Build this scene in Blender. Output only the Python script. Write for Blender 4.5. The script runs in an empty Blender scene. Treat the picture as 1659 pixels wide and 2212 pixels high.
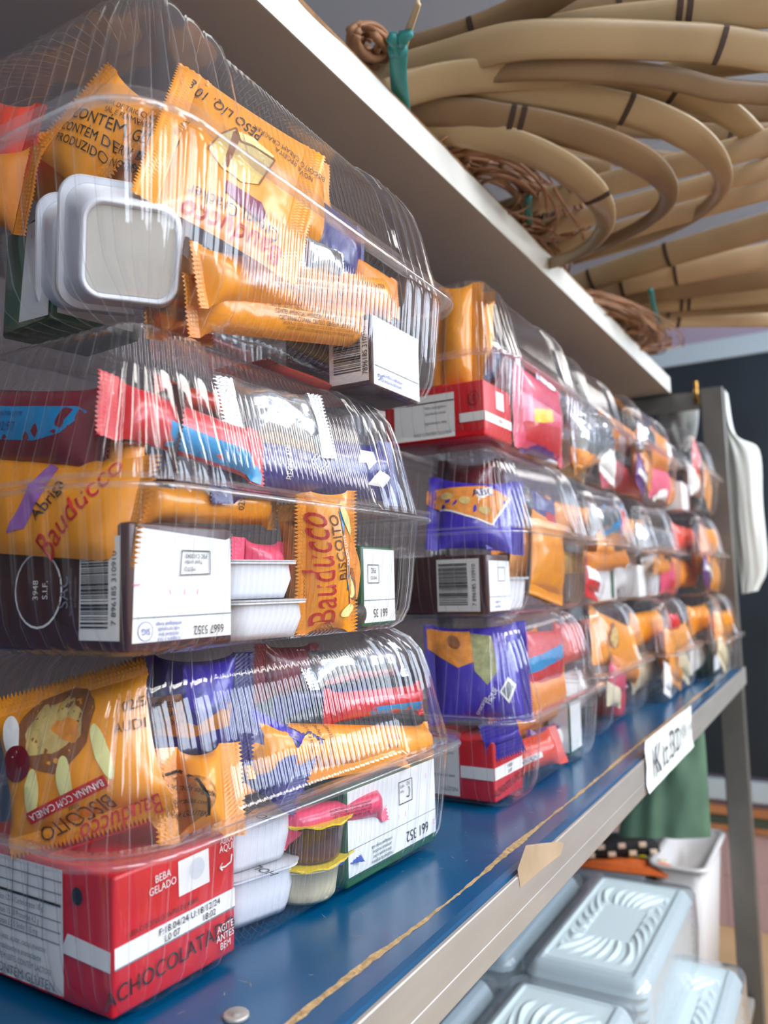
import bpy, bmesh, math, random
from mathutils import Vector, Matrix, noise
random.seed(7)
S = bpy.context.scene
COL = S.collection
PI = math.pi

# ---------------------------------------------------------------- camera
F_PX, IW, IH = 1700.0, 1659.0, 2212.0
CAM = Vector((0.147, 0.0, 1.255))
YAW, PITCH, ROLL = math.radians(30.1), math.radians(5.45), math.radians(1.4)
_fw = Vector((-math.sin(YAW) * math.cos(PITCH), math.cos(YAW) * math.cos(PITCH), math.sin(PITCH)))
_r0 = Vector((math.cos(YAW), math.sin(YAW), 0))
_u0 = _r0.cross(_fw)
_rt = _r0 * math.cos(ROLL) - _u0 * math.sin(ROLL)
_up = _u0 * math.cos(ROLL) + _r0 * math.sin(ROLL)
cam_data = bpy.data.cameras.new('camera')
cam = bpy.data.objects.new('camera', cam_data)
COL.objects.link(cam)
cam.matrix_world = Matrix(((_rt.x, _up.x, -_fw.x, CAM.x), (_rt.y, _up.y, -_fw.y, CAM.y), (_rt.z, _up.z, -_fw.z, CAM.z), (0, 0, 0, 1)))
cam_data.sensor_fit = 'VERTICAL'
cam_data.sensor_height = 8.0
cam_data.lens = F_PX / IH * 8.0
cam_data.clip_start = 0.01
cam_data.dof.use_dof = True
cam_data.dof.focus_distance = 0.39
cam_data.dof.aperture_fstop = 2.1
S.camera = cam

# ---------------------------------------------------------------- world, exposure
S.view_settings.view_transform = 'Standard'
S.view_settings.look = 'None'
S.view_settings.gamma = 1.0
S.view_settings.use_curve_mapping = False
S.view_settings.exposure = -0.34
S.cycles.max_bounces = 14
S.cycles.diffuse_bounces = 4
S.cycles.glossy_bounces = 5
S.cycles.transmission_bounces = 8
S.cycles.transparent_max_bounces = 48
S.cycles.caustics_reflective = False
S.cycles.caustics_refractive = False
S.cycles.sample_clamp_indirect = 6.0
S.cycles.use_denoising = True
W = bpy.data.worlds.new('world'); S.world = W
W.use_nodes = True
W.node_tree.nodes['Background'].inputs[0].default_value = (0.80, 0.88, 1.0, 1)
W.node_tree.nodes['Background'].inputs[1].default_value = 0.6
ADDED_LAMP_POWER = 19.0       # unseen ceiling panels, added for highlights on the plastic
ADDED_WINDOW_POWER = 13.0      # glow of panes added out of view to streak the plastic

def ray(x, y):
    return _rt * ((x - IW / 2) / F_PX) - _up * ((y - IH / 2) / F_PX) + _fw
def on(ax, val, x, y):
    """the point of the plane (axis = value) seen at photo pixel x, y"""
    r = ray(x, y); return CAM + r * ((val - CAM[ax]) / r[ax])
def onx(X, x, y): return on(0, X, x, y)
def ony(Y, x, y): return on(1, Y, x, y)
def onz(Z, x, y): return on(2, Z, x, y)
def pd(x, y, d): return CAM + ray(x, y) * d

# ---------------------------------------------------------------- materials
def lin(c):
    return tuple((v / 12.92 if v <= 0.04045 else ((v + 0.055) / 1.055) ** 2.4) for v in (x / 255.0 for x in c))
MATS = {}
def mat(name, rgb, rough=0.5, metal=0.0, bump=0.0, bscale=60.0, var=0.0, vscale=20.0, spec=0.5, coat=0.0, stretch=None, trans=0.0, alpha=1.0, emit=None, emit_s=0.0):
    m = bpy.data.materials.new(name); m.use_nodes = True; MATS[name] = m
    nt = m.node_tree; b = nt.nodes['Principled BSDF']
    c = lin(rgb)
    b.inputs['Base Color'].default_value = (*c, 1)
    b.inputs['Roughness'].default_value = rough
    b.inputs['Metallic'].default_value = metal
    b.inputs['Specular IOR Level'].default_value = spec
    b.inputs['Coat Weight'].default_value = coat
    b.inputs['Coat Roughness'].default_value = 0.12
    b.inputs['Alpha'].default_value = alpha
    b.inputs['Transmission Weight'].default_value = trans
    if emit:
        b.inputs['Emission Color'].default_value = (*lin(emit), 1)
        b.inputs['Emission Strength'].default_value = emit_s
    tc = nt.nodes.new('ShaderNodeTexCoord')
    vec = tc.outputs['Object']
    if stretch:
        mp = nt.nodes.new('ShaderNodeMapping'); mp.inputs['Scale'].default_value = stretch
        nt.links.new(vec, mp.inputs['Vector']); vec = mp.outputs['Vector']
    if bump:
        n = nt.nodes.new('ShaderNodeTexNoise'); n.inputs['Scale'].default_value = bscale; n.inputs['Detail'].default_value = 4
        bp = nt.nodes.new('ShaderNodeBump'); bp.inputs['Strength'].default_value = bump; bp.inputs['Distance'].default_value = 0.002
        nt.links.new(vec, n.inputs['Vector']); nt.links.new(n.outputs['Fac'], bp.inputs['Height']); nt.links.new(bp.outputs['Normal'], b.inputs['Normal'])
    if var:
        n2 = nt.nodes.new('ShaderNodeTexNoise'); n2.inputs['Scale'].default_value = vscale; n2.inputs['Detail'].default_value = 5
        cr = nt.nodes.new('ShaderNodeValToRGB')
        cr.color_ramp.elements[0].position = 0.3; cr.color_ramp.elements[1].position = 0.72
        cr.color_ramp.elements[0].color = (*[max(0, v * (1 - var)) for v in c], 1)
        cr.color_ramp.elements[1].color = (*[min(1, v * (1 + var * 0.7)) for v in c], 1)
        nt.links.new(vec, n2.inputs['Vector']); nt.links.new(n2.outputs['Fac'], cr.inputs['Fac']); nt.links.new(cr.outputs['Color'], b.inputs['Base Color'])
    return m
def clear(name, tint, f0=0.07, gain=1.0, rough=0.04, haze=0.0, bump=0.0):
    """thin clear film: lets light straight through, mirrors more at a glancing angle"""
    m = bpy.data.materials.new(name); m.use_nodes = True; MATS[name] = m
    nt = m.node_tree; nt.nodes.clear()
    out = nt.nodes.new('ShaderNodeOutputMaterial')
    tr = nt.nodes.new('ShaderNodeBsdfTransparent'); tr.inputs[0].default_value = (*tint, 1)
    gl = nt.nodes.new('ShaderNodeBsdfAnisotropic') if False else nt.nodes.new('ShaderNodeBsdfGlossy')
    gl.inputs['Roughness'].default_value = rough; gl.inputs['Color'].default_value = (1, 1, 1, 1)
    lw = nt.nodes.new('ShaderNodeLayerWeight'); lw.inputs['Blend'].default_value = 0.5
    pw = nt.nodes.new('ShaderNodeMath'); pw.operation = 'POWER'; pw.inputs[1].default_value = 4.0
    ml = nt.nodes.new('ShaderNodeMath'); ml.operation = 'MULTIPLY_ADD'; ml.inputs[1].default_value = 0.85 * gain; ml.inputs[2].default_value = f0; ml.use_clamp = True
    mx = nt.nodes.new('ShaderNodeMixShader')
    nt.links.new(lw.outputs['Facing'], pw.inputs[0]); nt.links.new(pw.outputs[0], ml.inputs[0]); nt.links.new(ml.outputs[0], mx.inputs[0])
    nt.links.new(tr.outputs[0], mx.inputs[1]); nt.links.new(gl.outputs[0], mx.inputs[2])
    if bump:
        tc = nt.nodes.new('ShaderNodeTexCoord')
        n = nt.nodes.new('ShaderNodeTexNoise'); n.inputs['Scale'].default_value = 90; n.inputs['Detail'].default_value = 2
        bp = nt.nodes.new('ShaderNodeBump'); bp.inputs['Strength'].default_value = bump; bp.inputs['Distance'].default_value = 0.001
        nt.links.new(tc.outputs['Object'], n.inputs['Vector']); nt.links.new(n.outputs['Fac'], bp.inputs['Height'])
        nt.links.new(bp.outputs['Normal'], gl.inputs['Normal']); nt.links.new(bp.outputs['Normal'], lw.inputs['Normal'])
    last = mx
    if haze:
        df = nt.nodes.new('ShaderNodeBsdfTranslucent'); df.inputs[0].default_value = (0.9, 0.9, 0.93, 1)
        d2 = nt.nodes.new('ShaderNodeBsdfDiffuse'); d2.inputs[0].default_value = (0.85, 0.85, 0.9, 1)
        md = nt.nodes.new('ShaderNodeMixShader'); md.inputs[0].default_value = 0.5
        mh = nt.nodes.new('ShaderNodeMixShader'); mh.inputs[0].default_value = haze
        nt.links.new(df.outputs[0], md.inputs[1]); nt.links.new(d2.outputs[0], md.inputs[2])
        nt.links.new(mx.outputs[0], mh.inputs[1]); nt.links.new(md.outputs[0], mh.inputs[2]); last = mh
    nt.links.new(last.outputs[0], out.inputs[0])
    return m
clear('clear_bead', (0.86, 0.87, 0.90), f0=0.16, gain=0.9, rough=0.12, haze=0.22)
clear('clear_plastic', (0.985, 0.985, 0.99), f0=0.055, gain=0.78, rough=0.05, haze=0.012, bump=0.12)
clear('clear_lip', (0.95, 0.95, 0.97), f0=0.10, gain=1.0, rough=0.10, haze=0.10, bump=0.3)
clear('clear_bag', (0.93, 0.95, 0.97), f0=0.10, gain=1.0, rough=0.12, haze=0.12, bump=0.5)
clear('green_film', (0.45, 0.72, 0.52), f0=0.05, gain=0.6, rough=0.3, haze=0.0, bump=0.4)

foil = dict(rough=0.30, coat=0.35, bump=0.10, bscale=140)
mat('orange_film', (236, 150, 28), **foil)
mat('orange_matte', (214, 128, 32), rough=0.45, bump=0.1, bscale=150)
mat('gold_inside', (176, 116, 52), rough=0.35, metal=0.5, bump=0.25, bscale=120)
mat('red_film', (196, 24, 34), **foil)
mat('coral_film', (222, 70, 46), **foil)
mat('wine_film', (112, 20, 36), **foil)
mat('cyan_film', (0, 132, 190), **foil)
mat('navy_film', (36, 34, 110), **foil)
mat('violet_film', (58, 40, 168), **foil)
mat('purple_film', (84, 30, 120), **foil)
mat('pink_film', (224, 70, 108), **foil)
mat('silver_film', (205, 210, 215), rough=0.16, metal=0.85, bump=0.35, bscale=90)
mat('black_print', (26, 22, 22), rough=0.5)
mat('brown_print', (84, 44, 14), rough=0.5)
mat('red_print', (190, 28, 30), rough=0.45)
mat('white_print', (238, 236, 232), rough=0.45)
mat('grey_print', (120, 128, 134), rough=0.5)
mat('lilac_print', (150, 96, 170), rough=0.4)
mat('blue_print', (52, 82, 170), rough=0.5)
mat('pink_print', (226, 90, 120), rough=0.5)
mat('purple_print', (120, 20, 70), rough=0.4)
mat('yellow_foil', (236, 206, 20), rough=0.3, coat=0.3)
mat('white_card', (232, 234, 234), rough=0.42, bump=0.06, bscale=40)
mat('red_card', (202, 22, 32), rough=0.35, coat=0.2)
mat('brown_card', (66, 32, 32), rough=0.35, coat=0.3)
mat('green_card', (22, 84, 50), rough=0.38, coat=0.2)
mat('cup_white', (228, 232, 240), rough=0.35)
mat('cup_beige', (206, 204, 196), rough=0.4, var=0.05, vscale=60)
mat('cup_cream', (226, 214, 178), rough=0.4)
mat('pudding_brown', (88, 46, 24), rough=0.3, coat=0.4)
mat('foil_lid', (214, 216, 220), rough=0.3, bump=0.15, bscale=120)
mat('wafer_tan', (206, 176, 106), rough=0.7, var=0.25, vscale=150)
mat('wafer_dark', (140, 84, 44), rough=0.7, var=0.3, vscale=160)
mat('cracker_pale', (222, 196, 120), rough=0.7, var=0.18, vscale=160)
mat('fruit_pale', (228, 222, 150), rough=0.6)
mat('biscuit_orange', (226, 140, 48), rough=0.65, var=0.3, vscale=140)
mat('snack_green', (150, 150, 100), rough=0.6, var=0.35, vscale=200)
mat('choc', (60, 30, 22), rough=0.45)
# setting
mat('blue_laminate', (0, 78, 122), rough=0.24, coat=0.12, var=0.16, vscale=9)
mat('chipboard', (188, 158, 112), rough=0.85, bump=0.8, bscale=300, var=0.35, vscale=260)
mat('steel', (176, 173, 167), rough=0.36, metal=0.35, var=0.10, vscale=14, stretch=(6, 1, 6))
mat('steel_dull', (112, 110, 106), rough=0.4, metal=0.5, var=0.2, vscale=10)
mat('board_white', (226, 226, 218), rough=0.45, var=0.07, vscale=14)
mat('board_under', (206, 198, 192), rough=0.5, var=0.03, vscale=5)
mat('torn_edge', (150, 110, 70), rough=0.9, bump=0.8, bscale=200, var=0.5, vscale=60)
mat('bamboo', (166, 142, 106), rough=0.36, var=0.16, vscale=10, coat=0.12)
mat('bamboo_dark', (134, 108, 78), rough=0.42, var=0.25, vscale=10)
mat('bamboo_node', (58, 40, 30), rough=0.7)
mat('vine', (150, 106, 72), rough=0.55, var=0.3, vscale=30)
mat('lath', (190, 166, 132), rough=0.5, var=0.14, vscale=12)
mat('teal_tie', (40, 128, 126), rough=0.4, bump=0.3, bscale=60)
mat('foam', (202, 218, 222), rough=0.45)
mat('green_bag', (106, 142, 118), rough=0.4, bump=0.6, bscale=22, var=0.25, vscale=12)
mat('bag_white', (214, 220, 216), rough=0.5, bump=0.4, bscale=14)
mat('brass', (196, 150, 80), rough=0.25, metal=0.9)
mat('blackboard', (30, 42, 52), rough=0.5, var=0.3, vscale=3)
mat('frame_paint', (188, 204, 214), rough=0.5)
mat('lilac_wall', (176, 160, 178), rough=0.7)
mat('pink_tile', (196, 168, 172), rough=0.4)
mat('wood_rail', (190, 128, 84), rough=0.5, var=0.2, vscale=8)
mat('rail_dark', (70, 82, 72), rough=0.5)
mat('floor_wood', (214, 180, 134), rough=0.5, var=0.1, vscale=4)
mat('wall_plain', (200, 200, 196), rough=0.8)
mat('wall_grey', (84, 74, 74), rough=0.8)
mat('ceiling_panel', (186, 192, 202), rough=0.6)
mat('orange_cloth', (222, 104, 36), rough=0.8, bump=0.6, bscale=120, var=0.2, vscale=80)
mat('black_cloth', (18, 15, 16), rough=0.8)
mat('cream_patch', (232, 206, 178), rough=0.8)
mat('bin_white', (214, 212, 212), rough=0.4)
mat('paper', (224, 230, 228), rough=0.7, bump=0.1, bscale=30)
mat('ink', (40, 48, 62), rough=0.7)
mat('tape_brown', (178, 156, 128), rough=0.5, var=0.2, vscale=40)
mat('lamp_white', (240, 240, 240), rough=0.5)
mat('lamp_glow', (255, 255, 255), rough=0.5, emit=(255, 250, 244), emit_s=ADDED_LAMP_POWER)
mat('sky_pane', (255, 255, 255), rough=0.5, emit=(226, 238, 255), emit_s=ADDED_WINDOW_POWER)

# ---------------------------------------------------------------- mesh helpers
def link(name, verts, faces, m, parent=None, smooth=True, mtx=None):
    me = bpy.data.meshes.new(name)
    me.from_pydata([tuple(v) for v in verts], [], faces)
    me.update()
    if smooth:
        me.polygons.foreach_set('use_smooth', [True] * len(me.polygons))
    o = bpy.data.objects.new(name, me); COL.objects.link(o)
    if m: me.materials.append(MATS[m] if isinstance(m, str) else m)
    if parent: o.parent = parent
    if mtx: o.matrix_world = mtx
    return o
def tag(o, label=None, cat=None, group=None, kind=None):
    if label: o['label'] = label
    if cat: o['category'] = cat
    if group: o['group'] = group
    if kind: o['kind'] = kind
    return o
def root(name, label, cat, M=None, group=None):
    o = bpy.data.objects.new(name, None); COL.objects.link(o)
    o.empty_display_size = 0.02
    if M is not None: o.matrix_world = M
    return tag(o, label, cat, group)
def frame(o, U, N):
    U = U.normalized(); N = (N - U * N.dot(U)).normalized(); V = N.cross(U)
    return Matrix(((U.x, V.x, N.x, o.x), (U.y, V.y, N.y, o.y), (U.z, V.z, N.z, o.z), (0, 0, 0, 1)))
class MB:
    def __init__(s): s.v = []; s.f = []
    def add(s, v, f):
        n = len(s.v); s.v += [Vector(p) for p in v]; s.f += [tuple(i + n for i in q) for q in f]; return s
    def box(s, a, b):
        x0, y0, z0 = a; x1, y1, z1 = b
        return s.add([(x0, y0, z0), (x1, y0, z0), (x1, y1, z0), (x0, y1, z0), (x0, y0, z1), (x1, y0, z1), (x1, y1, z1), (x0, y1, z1)],
                     [(0, 3, 2, 1), (4, 5, 6, 7), (0, 1, 5, 4), (1, 2, 6, 5), (2, 3, 7, 6), (3, 0, 4, 7)])
    def rbox(s, a, b, r=0.001, seg=2):
        bm = bmesh.new(); bmesh.ops.create_cube(bm, size=1)
        for v in bm.verts:
            v.co = Vector([(a[i] + b[i]) / 2 + v.co[i] * (b[i] - a[i]) for i in range(3)])
        bmesh.ops.bevel(bm, geom=bm.edges[:], offset=r, segments=seg, affect='EDGES', profile=0.5)
        bm.verts.index_update(); s.add([v.co.copy() for v in bm.verts], [tuple(v.index for v in f.verts) for f in bm.faces]); bm.free(); return s
    def rings(s, R, cap0=False, cap1=False, close=True):
        n = len(R[0]); base = len(s.v)
        for r in R: s.v += [Vector(p) for p in r]
        for i in range(len(R) - 1):
            for j in range(n if close else n - 1):
                k = (j + 1) % n
                s.f.append((base + i * n + j, base + i * n + k, base + (i + 1) * n + k, base + (i + 1) * n + j))
        if cap0: s.f.append(tuple(base + j for j in reversed(range(n))))
        if cap1: s.f.append(tuple(base + (len(R) - 1) * n + j for j in range(n)))
        return s
    def tube(s, pts, rad, n=8, cap=True):
        R = []; up = Vector((0, 0, 1)); pts = [Vector(p) for p in pts]
        for i, p in enumerate(pts):
            t = (pts[min(i + 1, len(pts) - 1)] - pts[max(i - 1, 0)]).normalized()
            a = t.cross(up)
            if a.length < 1e-3: a = t.cross(Vector((1, 0, 0)))
            a.normalize(); b = t.cross(a)
            rr = rad[i] if isinstance(rad, (list, tuple)) else rad
            R.append([p + (a * math.cos(2 * PI * k / n) + b * math.sin(2 * PI * k / n)) * rr for k in range(n)])
        return s.rings(R, cap, cap)
    def lathe(s, prof, n=32, c=(0, 0, 0)):
        c = Vector(c)
        return s.rings([[c + Vector((r * math.cos(2 * PI * k / n), r * math.sin(2 * PI * k / n), z)) for k in range(n)] for r, z in prof], True, True)
    def build(s, name, m, parent=None, smooth=False, mtx=None): return link(name, s.v, s.f, m, parent, smooth, mtx)
def catmull(P, k=8):
    P = [Vector(p) for p in P]; Q = [P[0] * 2 - P[1]] + P + [P[-1] * 2 - P[-2]]; out = []
    for i in range(1, len(Q) - 2):
        for j in range(k):
            t = j / k; a, b, c, d = Q[i - 1], Q[i], Q[i + 1], Q[i + 2]
            out.append(0.5 * ((2 * b) + (c - a) * t + (2 * a - 5 * b + 4 * c - d) * t * t + (3 * b - a - 3 * c + d) * t ** 3))
    out.append(P[-1]); return out

# ---------------------------------------------------------------- printing: flat shapes and lettering laid on a surface P(u, v) -> point
_tc = {}
def glyphs(s):
    if s not in _tc:
        cu = bpy.data.curves.new('t', 'FONT'); cu.body = s; cu.size = 1.0; cu.resolution_u = 3
        cu.align_x = 'CENTER'; cu.align_y = 'CENTER'
        o = bpy.data.objects.new('t', cu); COL.objects.link(o)
        dg = bpy.context.evaluated_depsgraph_get()
        me = bpy.data.meshes.new_from_object(o.evaluated_get(dg))
        _tc[s] = ([(v.co.x, v.co.y) for v in me.vertices], [tuple(p.vertices) for p in me.polygons])
        bpy.data.objects.remove(o); bpy.data.curves.remove(cu); bpy.data.meshes.remove(me)
    return _tc[s]
def rot2(x, y, a): return x * math.cos(a) - y * math.sin(a), x * math.sin(a) + y * math.cos(a)
def put_text(P, lines, m, parent, name='lettering', label=None):
    """lines: (text, u, v, height, angle degrees, [stretch], [slant])"""
    mb = MB()
    for L in lines:
        s, u, v, h, ang = L[:5]; st = L[5] if len(L) > 5 else 0.85; sl = L[6] if len(L) > 6 else 0.0
        vs, fs = glyphs(s); pts = []
        for x, y in vs:
            a, b = rot2((x + sl * y) * h * st * 1.35, y * h * 1.35, math.radians(ang)); pts.append(P(u + a, v + b))
        mb.add(pts, fs)
    o = mb.build(name, m, parent)
    if label: o['label'] = label
    return o
def put_poly(P, pts, m, parent, name='printed_patch', lift=1.0, label=None):
    """polygon patch, refined so that it follows the surface"""
    bm = bmesh.new()
    f = bm.faces.new([bm.verts.new((x, y, 0)) for x, y in pts])
    bmesh.ops.triangulate(bm, faces=[f])
    xs = [p[0] for p in pts]; ys = [p[1] for p in pts]; lim = max(max(xs) - min(xs), max(ys) - min(ys)) / 9.0
    for _ in range(4):
        e = [e for e in bm.edges if e.calc_length() > lim]
        if not e: break
        bmesh.ops.subdivide_edges(bm, edges=e, cuts=1); bmesh.ops.triangulate(bm, faces=bm.faces[:])
    bm.verts.index_update()
    v = [P(q.co.x, q.co.y, lift) for q in bm.verts]; fs = [tuple(q.index for q in f.verts) for f in bm.faces]; bm.free()
    o = link(name, v, fs, m, parent, True)
    if label: o['label'] = label
    return o
def rect(u, v, w, h, a=0.0):
    a = math.radians(a); return [(u + rot2(x, y, a)[0], v + rot2(x, y, a)[1]) for x, y in ((-w / 2, -h / 2), (w / 2, -h / 2), (w / 2, h / 2), (-w / 2, h / 2))]
def ell(u, v, ru, rv, a=0.0, n=24, wob=0.0, seed=0):
    a = math.radians(a); out = []
    for k in range(n):
        t = 2 * PI * k / n; w = 1 + wob * math.sin(3 * t + seed) + wob * 0.6 * math.sin(7 * t + seed * 2)
        x, y = rot2(ru * w * math.cos(t), rv * w * math.sin(t), a); out.append((u + x, v + y))
    return out
def prints(P, specs, parent):
    """specs: ('t', lines, mat, part) | ('r', u, v, w, h, angle, mat, part) | ('e', u, v, ru, rv, angle, mat, part[, wobble]) | ('p', points, mat, part) | ('bars', u, v, w, h, mat) | ('line', points, width, mat, part)"""
    k = 1.0
    for s in specs:
        if s[0] == 't': put_text(lambda u, v, l=k: P(u, v, l + 1.0), s[1], s[2], parent, s[3])
        elif s[0] == 'r': put_poly(P, rect(*s[1:6]), s[6], parent, s[7], k)
        elif s[0] == 'e': put_poly(P, ell(*s[1:6], wob=(s[8] if len(s) > 8 else 0.0), seed=len(s[7])), s[6], parent, s[7], k)
        elif s[0] == 'p': put_poly(P, s[1], s[2], parent, s[3], k)
        elif s[0] == 'bars':
            _, u, v, w, h, m, vert = s; mb = MB(); x = 0.0; rnd = random.Random(5)
            tot = h if vert else w
            while x < tot - 0.0008:
                bw = rnd.choice((0.00035, 0.00035, 0.0007, 0.001))
                for i in range(1):
                    if vert: q = [P(u - w / 2, v - h / 2 + x, k + 1), P(u + w / 2, v - h / 2 + x, k + 1), P(u + w / 2, v - h / 2 + x + bw, k + 1), P(u - w / 2, v - h / 2 + x + bw, k + 1)]
                    else: q = [P(u - w / 2 + x, v - h / 2, k + 1), P(u - w / 2 + x + bw, v - h / 2, k + 1), P(u - w / 2 + x + bw, v + h / 2, k + 1), P(u - w / 2 + x, v + h / 2, k + 1)]
                    mb.add(q, [(0, 1, 2, 3)])
                x += bw + rnd.choice((0.00035, 0.0005, 0.0008))
            mb.build('barcode', m, parent)
        elif s[0] == 'line':
            _, pts, wd, m, nm = s; mb = MB()
            for (x0, y0), (x1, y1) in zip(pts[:-1], pts[1:]):
                L = math.hypot(x1 - x0, y1 - y0) or 1e-6; nx, ny = -(y1 - y0) / L * wd / 2, (x1 - x0) / L * wd / 2
                n = max(1, int(L / 0.004))
                for i in range(n):
                    a, b = i / n, (i + 1) / n
                    q = [(x0 + (x1 - x0) * t, y0 + (y1 - y0) * t) for t in (a, b)]
                    mb.add([P(q[0][0] - nx, q[0][1] - ny, k + 1), P(q[1][0] - nx, q[1][1] - ny, k + 1), P(q[1][0] + nx, q[1][1] + ny, k + 1), P(q[0][0] + nx, q[0][1] + ny, k + 1)], [(0, 1, 2, 3)])
            mb.build(nm, m, parent)
        k += 0.35
# ================================================================= builders of the repeated kinds
# ---- clear clamshell box: a base tray and a lid, both fluted, with flat lips
CL, CW = 0.25, 0.165
HB, HL = 0.062, 0.069
_R = 0.032
_PW = (0.0, 0.022, 0.05, 0.085, 0.14, 0.24, 0.37, 0.5, 0.63, 0.76, 0.86, 0.915, 0.95, 0.978)
_PF = (0.0, 0.05, 0.12, 0.28, 0.5, 0.72, 0.88, 0.95)
def _outline():
    """samples (segment, parameter, flute phase, flute period, middle?) around the box"""
    out = []
    b, a = CL / 2 - _R, CW / 2 - _R
    def straight(kind, half, fine):
        n = 0; L = 2 * half; y = -half
        zones = [(-half, half, 0.0098)] if not fine else [(-half, -0.062, 0.0098), (-0.062, 0.062, 0.0040), (0.062, half, 0.0098)]
        for z0, z1, per in zones:
            c = max(1, round((z1 - z0) / per)); per2 = (z1 - z0) / c; ph = _PF if per < 0.006 else _PW
            for i in range(c):
                for q in ph:
                    t = z0 + per2 * (i + q)
                    out.append((kind, t / half, q, per, abs(t) < 0.062 and fine))
    def arc(kind):
        c = 5
        for i in range(c):
            for q in _PW: out.append((kind, (i + q) / c, q, 0.0098, False))
    straight('E', b, True); arc('NE'); straight('N', a, False); arc('NW'); straight('W', b, True); arc('SW'); straight('S', a, False); arc('SE')
    return out
_OUT = _outline()
def _ring(inset, z, flute, recess=1.0):
    b0, a0 = CL / 2 - inset, CW / 2 - inset; r = max(_R - inset, 0.010); pts = []
    hb, ha = b0 - r, a0 - r
    for kind, t, ph, per, mid in _OUT:
        amp = flute * (0.0013 if per > 0.006 else 0.0006); off = amp * abs(math.sin(PI * ph)) ** 0.8
        dg = min(ph, 1 - ph) * per
        off += flute * (0.00075 if per > 0.006 else 0.00035) * max(0.0, 1 - (dg / (0.00055 if per > 0.006 else 0.0003)) ** 2)      # fine moulded bead in every groove
        if mid:
            q = abs(t) * (CL / 2 - _R); e = min(1.0, (0.062 - q) / 0.004); off -= 0.0032 * recess * e
        if kind == 'E': p = (a0 + off, t * hb)
        elif kind == 'N': p = (-t * ha, b0 + off)
        elif kind == 'W': p = (-a0 - off, -t * hb)
        elif kind == 'S': p = (t * ha, -b0 - off)
        else:
            st = {'NE': 0, 'NW': 1, 'SW': 2, 'SE': 3}[kind]; an = st * PI / 2 + t * PI / 2
            cx = ha if kind in ('NE', 'SE') else -ha; cy = hb if kind in ('NE', 'NW') else -hb
            p = (cx + (r + off) * math.cos(an), cy + (r + off) * math.sin(an))
        pts.append(Vector((p[0], p[1], z)))
    return pts
def _clam_meshes():
    base = [(0.0085, 0.0, 0.3), (0.0092, -0.003, 1), (0.0110, -0.020, 1), (0.0128, -0.038, 1), (0.0150, -0.050, 1), (0.0190, -0.0575, 1), (0.0245, -0.0612, 0.9), (0.032, -0.062, 0.6), (0.046, -0.0612, 0.3), (0.052, -0.0605, 0.0)]
    lid = [(0.0085, 0.0016, 0.3), (0.0095, 0.0046, 1), (0.014, 0.022, 1), (0.0185, 0.042, 1), (0.0225, 0.054, 1), (0.0275, 0.0625, 1), (0.034, 0.0675, 0.9), (0.042, 0.069, 0.6), (0.050, 0.0690, 0.2), (0.054, 0.0672, 0.0)]
    lipb = [(0.0085, 0.0, 0.3), (0.0075, 0.0002, 0.0), (0.004, -0.0002, 0.0), (0.001, -0.0004, 0.0), (0.0, -0.0016, 0.0), (0.0006, -0.0028, 0.0)]
    lipl = [(0.0085, 0.0016, 0.3), (0.0075, 0.0022, 0.0), (0.004, 0.0018, 0.0), (0.001, 0.0018, 0.0), (0.0, 0.0028, 0.0)]
    res = {}
    for nm, prof, cap in (('base_tray', base, True), ('lid', lid, True), ('lower_lip', lipb, False), ('upper_lip', lipl, False)):
        mb = MB(); R = [_ring(i, z, f, 0.0 if (nm.endswith('lip') and f == 0) else min(1.0, f)) for i, z, f in prof]
        mb.rings(R, False, cap)
        me = bpy.data.meshes.new(nm); me.from_pydata([tuple(v) for v in mb.v], [], mb.f)
        me.polygons.foreach_set('use_smooth', [True] * len(me.polygons)); me.update()
        me.materials.append(MATS['clear_lip' if nm.endswith('lip') else 'clear_plastic']); res[nm] = me
        if not nm.endswith('lip'):                       # the moulded bead in every groove is thicker, hazier plastic
            me.materials.append(MATS['clear_bead']); n = len(_OUT)
            for i, pl in enumerate(me.polygons):
                if i >= n * (len(prof) - 2): break
                j = i % n; ph, per = _OUT[j][2], _OUT[j][3]; nx = _OUT[(j + 1) % n][2]
                if (per > 0.006 and (ph < 0.02 or ph > 0.96)) or (per < 0.006 and (ph < 0.04)): pl.material_index = 1
    return res
_CM = _clam_meshes()
def clamshell(label, y0, y1, X, z, yaw=0.0, group=None):
    """front edge of the lip at x = X, lip plane at height z"""
    o = root('clamshell_box', label, 'clear plastic box', Matrix.Translation((X - CW / 2, (y0 + y1) / 2, z - HB * 0)) @ Matrix.Rotation(yaw, 4, 'Z'), group)
    sy = (y1 - y0) / CL
    for nm in ('base_tray', 'lid'):
        c = bpy.data.objects.new(nm, _CM[nm]); COL.objects.link(c); c.parent = o; c.scale = (1, sy, 1)
        l = bpy.data.objects.new('lip', _CM['lower_lip' if nm == 'base_tray' else 'upper_lip']); COL.objects.link(l); l.parent = c
    return o

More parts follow.
